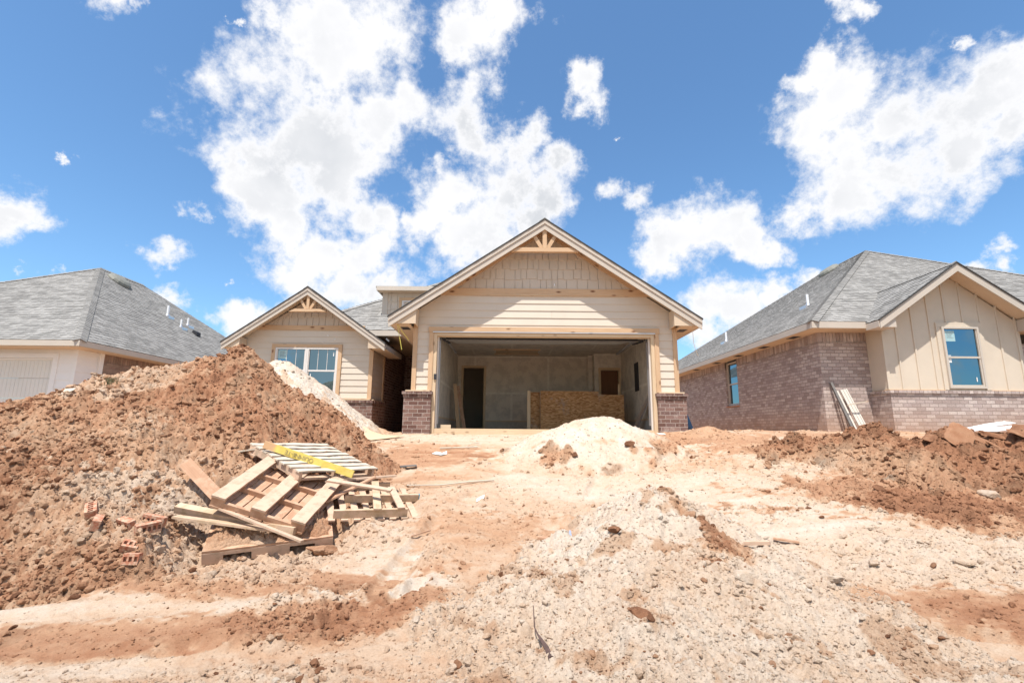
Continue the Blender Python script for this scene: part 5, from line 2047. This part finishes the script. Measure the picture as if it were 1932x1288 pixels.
# --- lumps that stand out from the soil
def clod(name, label, cat, x, y, size, shape=(1, .9, .7), rot=(0, 0, 0), w=.2, damp=.3, sub=2, lift=.35, seed=0, group=None, z=None):
    v, f = rock_shape(sub, 900 + seed)
    v = v * np.array(shape) * size
    wob = fbm(v[:, 0] * 3 + seed, v[:, 1] * 3 + v[:, 2] * 2, 3 / size * .25, seed, 3)
    v = v * (1 + (.04 if 'stone' in label or 'grey' in label else .08) * wob[:, None])
    c = soil_colour(np.clip(w + .08 * wob, 0, 1), np.clip(damp + 0 * wob, 0, 1))
    o = raw_mesh(name, v, f, c, mt['soil'], smooth=False)
    o.location = (x, y, (zs(x, y) if z is None else z) + size * lift)
    o.rotation_euler = rot
    return tag(o, label, cat, group)


CG = 'large clods lying on the lot'
for i, (x, y, s_, sh, w_, d_, lab) in enumerate([
    (4.72, 6.42, .085, (1, .9, .75), .15, .45, 'dark brown round clod at the left edge of the rubble on the right'),
    (4.20, 6.15, .06, (1, .9, .7), .22, .1, 'orange clod at the border of pale sand and brown rubble'),
    (5.90, 6.20, .10, (1.2, .9, .6), .72, .15, 'large grey stone with a smooth face at the right edge of the rubble'),
    (3.50, 5.72, .035, (1.2, .9, .6), .2, .2, 'small red pebble alone on smooth pale sand'),
    (4.10, 4.66, .065, (1.2, 1, .7), .74, .05, 'flat grey slab of damp sand at the right'),
    (3.25, 4.62, .05, (1.2, 1, .7), .74, .05, 'grey sandy lump beside the flat grey slab'),
    (2.70, 4.32, .065, (1.2, .9, .7), .80, .05, 'pale clod at the near edge of the white ridge, with red dirt before it'),
    (.95, 4.62, .07, (1.2, .9, .7), .18, .35, 'dark red clod on the left flank of the nearest sand heap'),
    (.83, 3.32, .055, (1.3, .9, .6), .12, .1, 'brick red clod near the bottom edge, left of centre of the nearest heap'),
    (1.75, 4.95, .075, (1.2, .9, .8), .40, .3, 'brown crumbly clod high on the crest of the nearest heap'),
    (1.78, 3.9, .085, (1.1, 1, .7), .80, .0, 'biggest pale rounded lump on the right flank of the nearest heap'),
    (1.25, 3.95, .07, (1.1, .9, .8), .72, .1, 'tan clod in the middle of the nearest heap'),
    (-.80, 4.22, .06, (1.2, 1, .8), .22, .35, 'dark clod at the edge of the boot-like print left of the nearest heap'),
    (-1.95, 5.35, .12, (1.2, 1, .7), .35, .05, 'large reddish clod under the right corner of the upturned pallet'),
    (-1.70, 5.30, .10, (1.1, 1, .8), .38, .05, 'reddish clod to the right of the largest one by the pallets'),
    (1.02, 8.02, .07, (1, .9, .8), .10, .6, 'dark wet clod on the left front of the white heap by the garage'),
    (1.95, 8.12, .08, (1, .9, .8), .12, .5, 'dark wet clod on the right front of the white heap by the garage'),
]):
    clod('dirt_clod' if 'stone' not in lab else 'stone', lab, 'clod' if 'stone' not in lab else 'stone', x, y, s_, sh, (rp.uniform(-.3, .3), rp.uniform(-.3, .3), rp.uniform(0, 3)), w_, d_, 3, .3, i, CG)

SG = 'broken clay slabs piled at the right edge'
for i, (x, y, z, s_, sh, rot, w_, d_, lab) in enumerate([
    (6.55, 7.20, .98, .24, (1.0, .9, .16), (.75, -.55, .4), .25, .0, 'large smooth tilted clay slab at the left of the broken clay'),
    (6.75, 7.45, 1.22, .17, (1.2, .7, .25), (.2, -.25, .5), .20, .0, 'orange clay slab standing highest on the broken clay'),
    (6.95, 7.30, 1.10, .18, (1.2, .8, .22), (.5, .45, -.4), .22, .1, 'cracked slab leaning right just below the highest one'),
    (7.20, 7.25, 1.05, .20, (1.3, .7, .22), (.35, .3, -.3), .20, .15, 'long clay slab in the middle with a dark gap beneath'),
    (6.90, 7.02, .88, .15, (1.2, .8, .25), (.6, .5, .2), .25, .0, 'small bright slab with a black hollow under its right end'),
    (7.40, 7.05, .92, .21, (1.4, .8, .2), (.5, .2, .1), .20, .2, 'low wide slab nearest the viewer at the right edge'),
    (7.55, 7.30, 1.12, .20, (1.2, .9, .3), (.3, -.3, .6), .17, .3, 'dark rough block at the very right edge'),
    (7.20, 7.5, 1.22, .14, (1.3, .8, .3), (.1, .2, .2), .2, .1, 'clay lump on the crest beside the white sheets'),
    (6.25, 7.35, 1.02, .13, (1.2, .8, .35), (.4, -.3, .5), .2, .35, 'dark clay lump left of the smooth tilted slab'),
]):
    clod('clay_slab', lab, 'clay slab', x, y, s_, sh, rot, w_, d_, 3, .1, 40 + i, SG, z=max(z - .04, zs(x, y) + .01))


# --- thin sheets and bits
def sheet(name, label, cat, pts_a, pts_b, th, mat, group=None):
    """bent sheet between two edge lines of equal length"""
    m = MB()
    A, Bq = [Vector(p) for p in pts_a], [Vector(p) for p in pts_b]
    c = (A[0] + Bq[-1]) / 2
    A, Bq = [p - c for p in A], [p - c for p in Bq]
    up = Vector((0, 0, th))
    for i in range(len(A) - 1):
        q = [A[i], A[i + 1], Bq[i + 1], Bq[i]]
        m.poly(q)
        m.poly([p - up for p in q[::-1]])
        m.poly([A[i] - up, A[i + 1] - up, A[i + 1], A[i]])
        m.poly([Bq[i + 1] - up, Bq[i] - up, Bq[i], Bq[i + 1]])
    m.poly([A[0] - up, A[0], Bq[0], Bq[0] - up])
    m.poly([A[-1], A[-1] - up, Bq[-1] - up, Bq[-1]])
    o = m.build(name, mt[mat] if isinstance(mat, str) else mat, None)
    o.location = c
    return tag(o, label, cat, group)


mt['card'] = paint('tan_building_paper', (.56, .42, .27), .8, .08)
sheet('cardboard_sheet', 'curled tan cardboard between the white heap and the red mound, hollow beneath', 'cardboard',
      [(-3.62, 10.15, 1.28), (-3.50, 10.10, 1.25), (-3.30, 10.0, 1.16), (-3.05, 9.9, 1.09), (-2.75, 9.85, 1.06)],
      [(-3.66, 10.65, 1.50), (-3.45, 10.6, 1.44), (-3.18, 10.5, 1.30), (-2.92, 10.35, 1.18), (-2.6, 10.2, 1.10)], .006, 'card')
sheet('cardboard_sheet', 'flat tan cardboard lying on the ground before the porch', 'cardboard',
      [(-2.95, 9.72, zs(-2.95, 9.72) + .03), (-2.65, 9.35, zs(-2.65, 9.35) + .02)], [(-2.75, 10.0, zs(-2.75, 10.0) + .04), (-2.15, 9.95, zs(-2.15, 9.95) + .03)], .006, 'card')
sheet('paper_scrap', 'small white paper scrap on the bare dirt right of the pallets', 'paper', [on(-.44, 6.46, .02), on(-.34, 6.46, .02)], [on(-.44, 6.53, .03), on(-.34, 6.53, .03)], .004, 'paper')
sheet('paper_scrap', 'crumpled white scrap on the drive below the left brick pier', 'paper', [on(-1.36, 8.55, .02), on(-1.2, 8.5, .025), on(-1.1, 8.55, .02)], [on(-1.3, 8.68, .04), on(-1.2, 8.66, .02), on(-1.12, 8.66, .05)], .004, 'paper')
sheet('paper_scrap', 'crumpled white scrap at the foot of the right brick pier', 'paper', [on(3.02, 10.0, .02), on(3.12, 9.97, .03)], [on(2.98, 10.12, .05), on(3.14, 10.1, .03)], .004, 'paper')
sheet('wood_shard', 'pale wood shard on the slope of the red mound', 'wood shard', [on(-6.50, 7.02, .05), on(-6.36, 7.06, .08)], [on(-6.50, 7.08, .06), on(-6.36, 7.10, .09)], .008, 'pallet_pale')
for i, (a, b, lab) in enumerate([((9.60, 10.35), (10.9, 10.2), 'longest white siding offcut lying by the brick at the right edge'), ((9.95, 10.1), (11.0, 10.0), 'middle white siding offcut at the right edge'), ((9.9, 10.5), (10.9, 10.6), 'rearmost white siding offcut at the right edge')]):
    za, zb = zs(*a) + .05 + .03 * i, zs(*b) + .12 + .05 * i
    sheet('siding_offcut', lab, 'siding offcut', [(a[0], a[1], za), ((a[0] + b[0]) / 2, a[1], za + .08), (b[0], b[1], zb)], [(a[0] - .1, a[1] + .25, za), ((a[0] + b[0]) / 2, a[1] + .25, za + .12), (b[0], b[1] + .25, zb + .04)], .008, 'pvc', 'white siding offcuts')


def stick(name, label, cat, pts, r, mat):
    c = Vector(pts[0])
    m = MB()
    m.tube([Vector(p) - c for p in pts], r, 6)
    o = m.build(name, mt[mat], None, True)
    o.location = c
    return tag(o, label, cat)


stick('lath', 'long thin pale lath lying across the drive right of the pallets', 'stick', [on(-1.43, 6.92, .03), on(-1.0, 7.0, .03), on(-.6, 7.12, .03), on(-.24, 7.22, .03)], .010, 'pallet_pale')
stick('lath', 'pale lath lying level on the drive below the garage door', 'stick', [on(-1.28, 8.92, .03), on(-.60, 8.93, .03)], .013, 'pallet_pale')
stick('twig', 'forked pale twig over the right end of the level lath', 'stick', [on(-.84, 8.9, .03), on(-.72, 9.15, .05), on(-.60, 9.3, .03)], .007, 'pallet_pale')
rx_ = [(.155, 3.85), (.165, 3.65), (.165, 3.5), (.18, 3.4), (.205, 3.3), (.225, 3.2), (.24, 3.05)]
stick('root', 'dark tapering root rising out of the sand at the bottom edge', 'root', [(a_, b_, .5 * zs(a_, b_) + .5 * (.10 - (3.85 - b_) * .14 - .09) + .012) for a_, b_ in rx_], [.002, .003, .004, .006, .012, .016, .018], 'rust')
mt['flag'] = flat('pale_blue_flag', (.45, .55, .80), .6)
stick('marker_flag', 'tiny pale blue marker flag standing left of the nearest sand heap', 'marker', [on(.62, 5.33, -.02), on(.625, 5.33, .05), on(.62, 5.33, .10)], [.012, .016, .009], 'flag')
plank('short weathered board half sunk beside the pale blue marker', on(.28, 5.28, .02), on(.56, 5.26, .02), .09, .025, 'pallet_red')
plank('splinter of wood on white sand right of the nearest pallet', on(-1.02, 5.28, .02), on(-.86, 5.5, .03), .012, .012, 'pallet_red', name='wood_splinter', cat='stick')
plank('dark board end lying by the toe of the red mound', on(-1.72, 7.75, .03), on(-1.48, 7.82, .04), .10, .02, 'osb_dark', name='board_scrap', cat='board')
plank('curved brown bark strip on the pale sand at right', on(2.72, 5.30, .03), on(2.92, 5.18, .02), .05, .02, 'pallet_red', name='bark_strip', cat='bark')
plank('pale brown wooden piece beside brown clods right of the nearest heap', on(2.18, 4.78, .03), on(2.36, 4.66, .02), .06, .03, 'pallet', name='wood_piece', cat='wood piece')

# dry weed on the mound
W_ = thing('dry_weed', 'small grey green dry weed on the crest of the red mound', 'weed', on(-6.15, 7.45, 0))
m = MB()
for i in range(60):
    a, l = rp.uniform(0, 6.28), rp.uniform(.08, .20)
    x, y = rp.gauss(0, .05), rp.gauss(0, .05)
    d = Vector((math.cos(a) * .6, math.sin(a) * .6, 1.0)).normalized()
    m.tube([(x, y, -.02), tuple(Vector((x, y, 0)) + d * l * .6), tuple(Vector((x, y, -.02)) + d * l + Vector((0, 0, -.03)))], [.0035, .003, .0015], 3)
m.build('stems', flat('weed_green', (.20, .19, .10), .9, var=.3), W_, local=True)
# navy sheet behind the right pier
sheet('plastic_sheet', 'navy blue plastic sheet leaning behind the right brick pier', 'plastic sheet', [(3.78, 10.95, 1.20), (3.80, 10.85, 1.45), (3.78, 10.8, 1.78)], [(4.06, 10.95, 1.28), (3.98, 10.9, 1.45), (3.84, 10.85, 1.78)], .03, 'navy')
# boards leaning on the brick house
plank('narrow grey edged siding board leaning on the brick house, left of the wider one', (7.90, 11.36, 1.26), (7.68, 11.64, 2.42), .055, .05, 'osb_dark', name='siding_board', cat='siding board', up=(0, -1, .2))
plank('pale strip of siding leaning against the narrow grey edged board', (7.965, 11.34, 1.26), (7.78, 11.60, 2.22), .04, .025, 'panel', name='siding_strip', cat='siding board', up=(0, -1, .2))
T_ = thing('ribbed_panel', 'cream ribbed siding panel with rounded lower corner leaning on the brick house', 'panel', (8.15, 11.3, 1.28))
m = MB()
a, b = Vector((8.13, 11.32, 1.28)), Vector((7.94, 11.62, 2.25))
d = (b - a).normalized()
sd = Vector((1, 0, .23)).normalized()
nn = sd.cross(d).normalized()
for k in range(5):
    w0, w1 = -.085 + k * .034, -.085 + (k + 1) * .034 - .005
    e = .02 if k in (0, 4) else 0
    P = [a + sd * w0 + d * e, a + sd * w1 + d * e, b + sd * w1, b + sd * w0]
    m.prism(P, nn * (.02 if k % 2 else .026))
m.build('panel', mt['panel'], T_)
plank('short stick laid across the leaning siding boards', (7.82, 11.36, 1.87), (8.27, 11.30, 1.96), .022, .022, 'pallet_pale', name='stick', cat='stick')

# --- inside the garage
OC = thing('board_crate', 'waist high box of speckled strand board standing in the garage', 'crate', (2.0, 13.5, ZF))
B('front_panel', 'osb', OC, (.80, 3.11, 13.48, 13.50, ZF, 2.22))
B('top_strip', 'osb', OC, (.80, 2.42, 13.482, 13.502, 2.222, 2.315))
B('side_panel', 'osb_dark', OC, (.50, .52, 13.9, 14.9, ZF, 2.36))
parts('post', 'pine', OC, (.44, .53, 13.62, 13.70, ZF, 2.33), (.80, .84, 13.51, 13.59, ZF, 2.2), mode='grain')
B('back_panel', 'osb', OC, (.53, .798, 13.72, 13.74, ZF, 2.30))
plank('reddish board leaning in the left corner of the garage', (-1.50, 14.0, ZF), (-1.66, 14.2, 2.55), .10, .03, 'cedar', name='leaning_board', cat='board', up=(0, -1, .1))
plank('darker board crossing it in the left corner of the garage', (-1.33, 14.0, ZF), (-1.58, 14.25, 2.5), .10, .03, 'pallet_red', name='leaning_board', cat='board', up=(0, -1, .1))
plank('grey metal strip leaning by the right wall of the garage', (3.22, 12.95, ZF), (3.44, 12.2, 2.05), .03, .16, 'steel', name='leaning_strip', cat='metal strip', up=(0, .6, .5))
plank('thin upright stud behind the strand board box', (3.02, 13.8, ZF), (3.05, 13.8, 2.55), .04, .04, 'pine', name='stud', cat='board', up=(0, 1, 0))
plank('short pine offcut on the slab just inside the garage at left', (-1.58, 10.9, ZF + .05), (-1.35, 10.95, ZF + .05), .09, .09, 'pine', name='wood_offcut', cat='wood block')
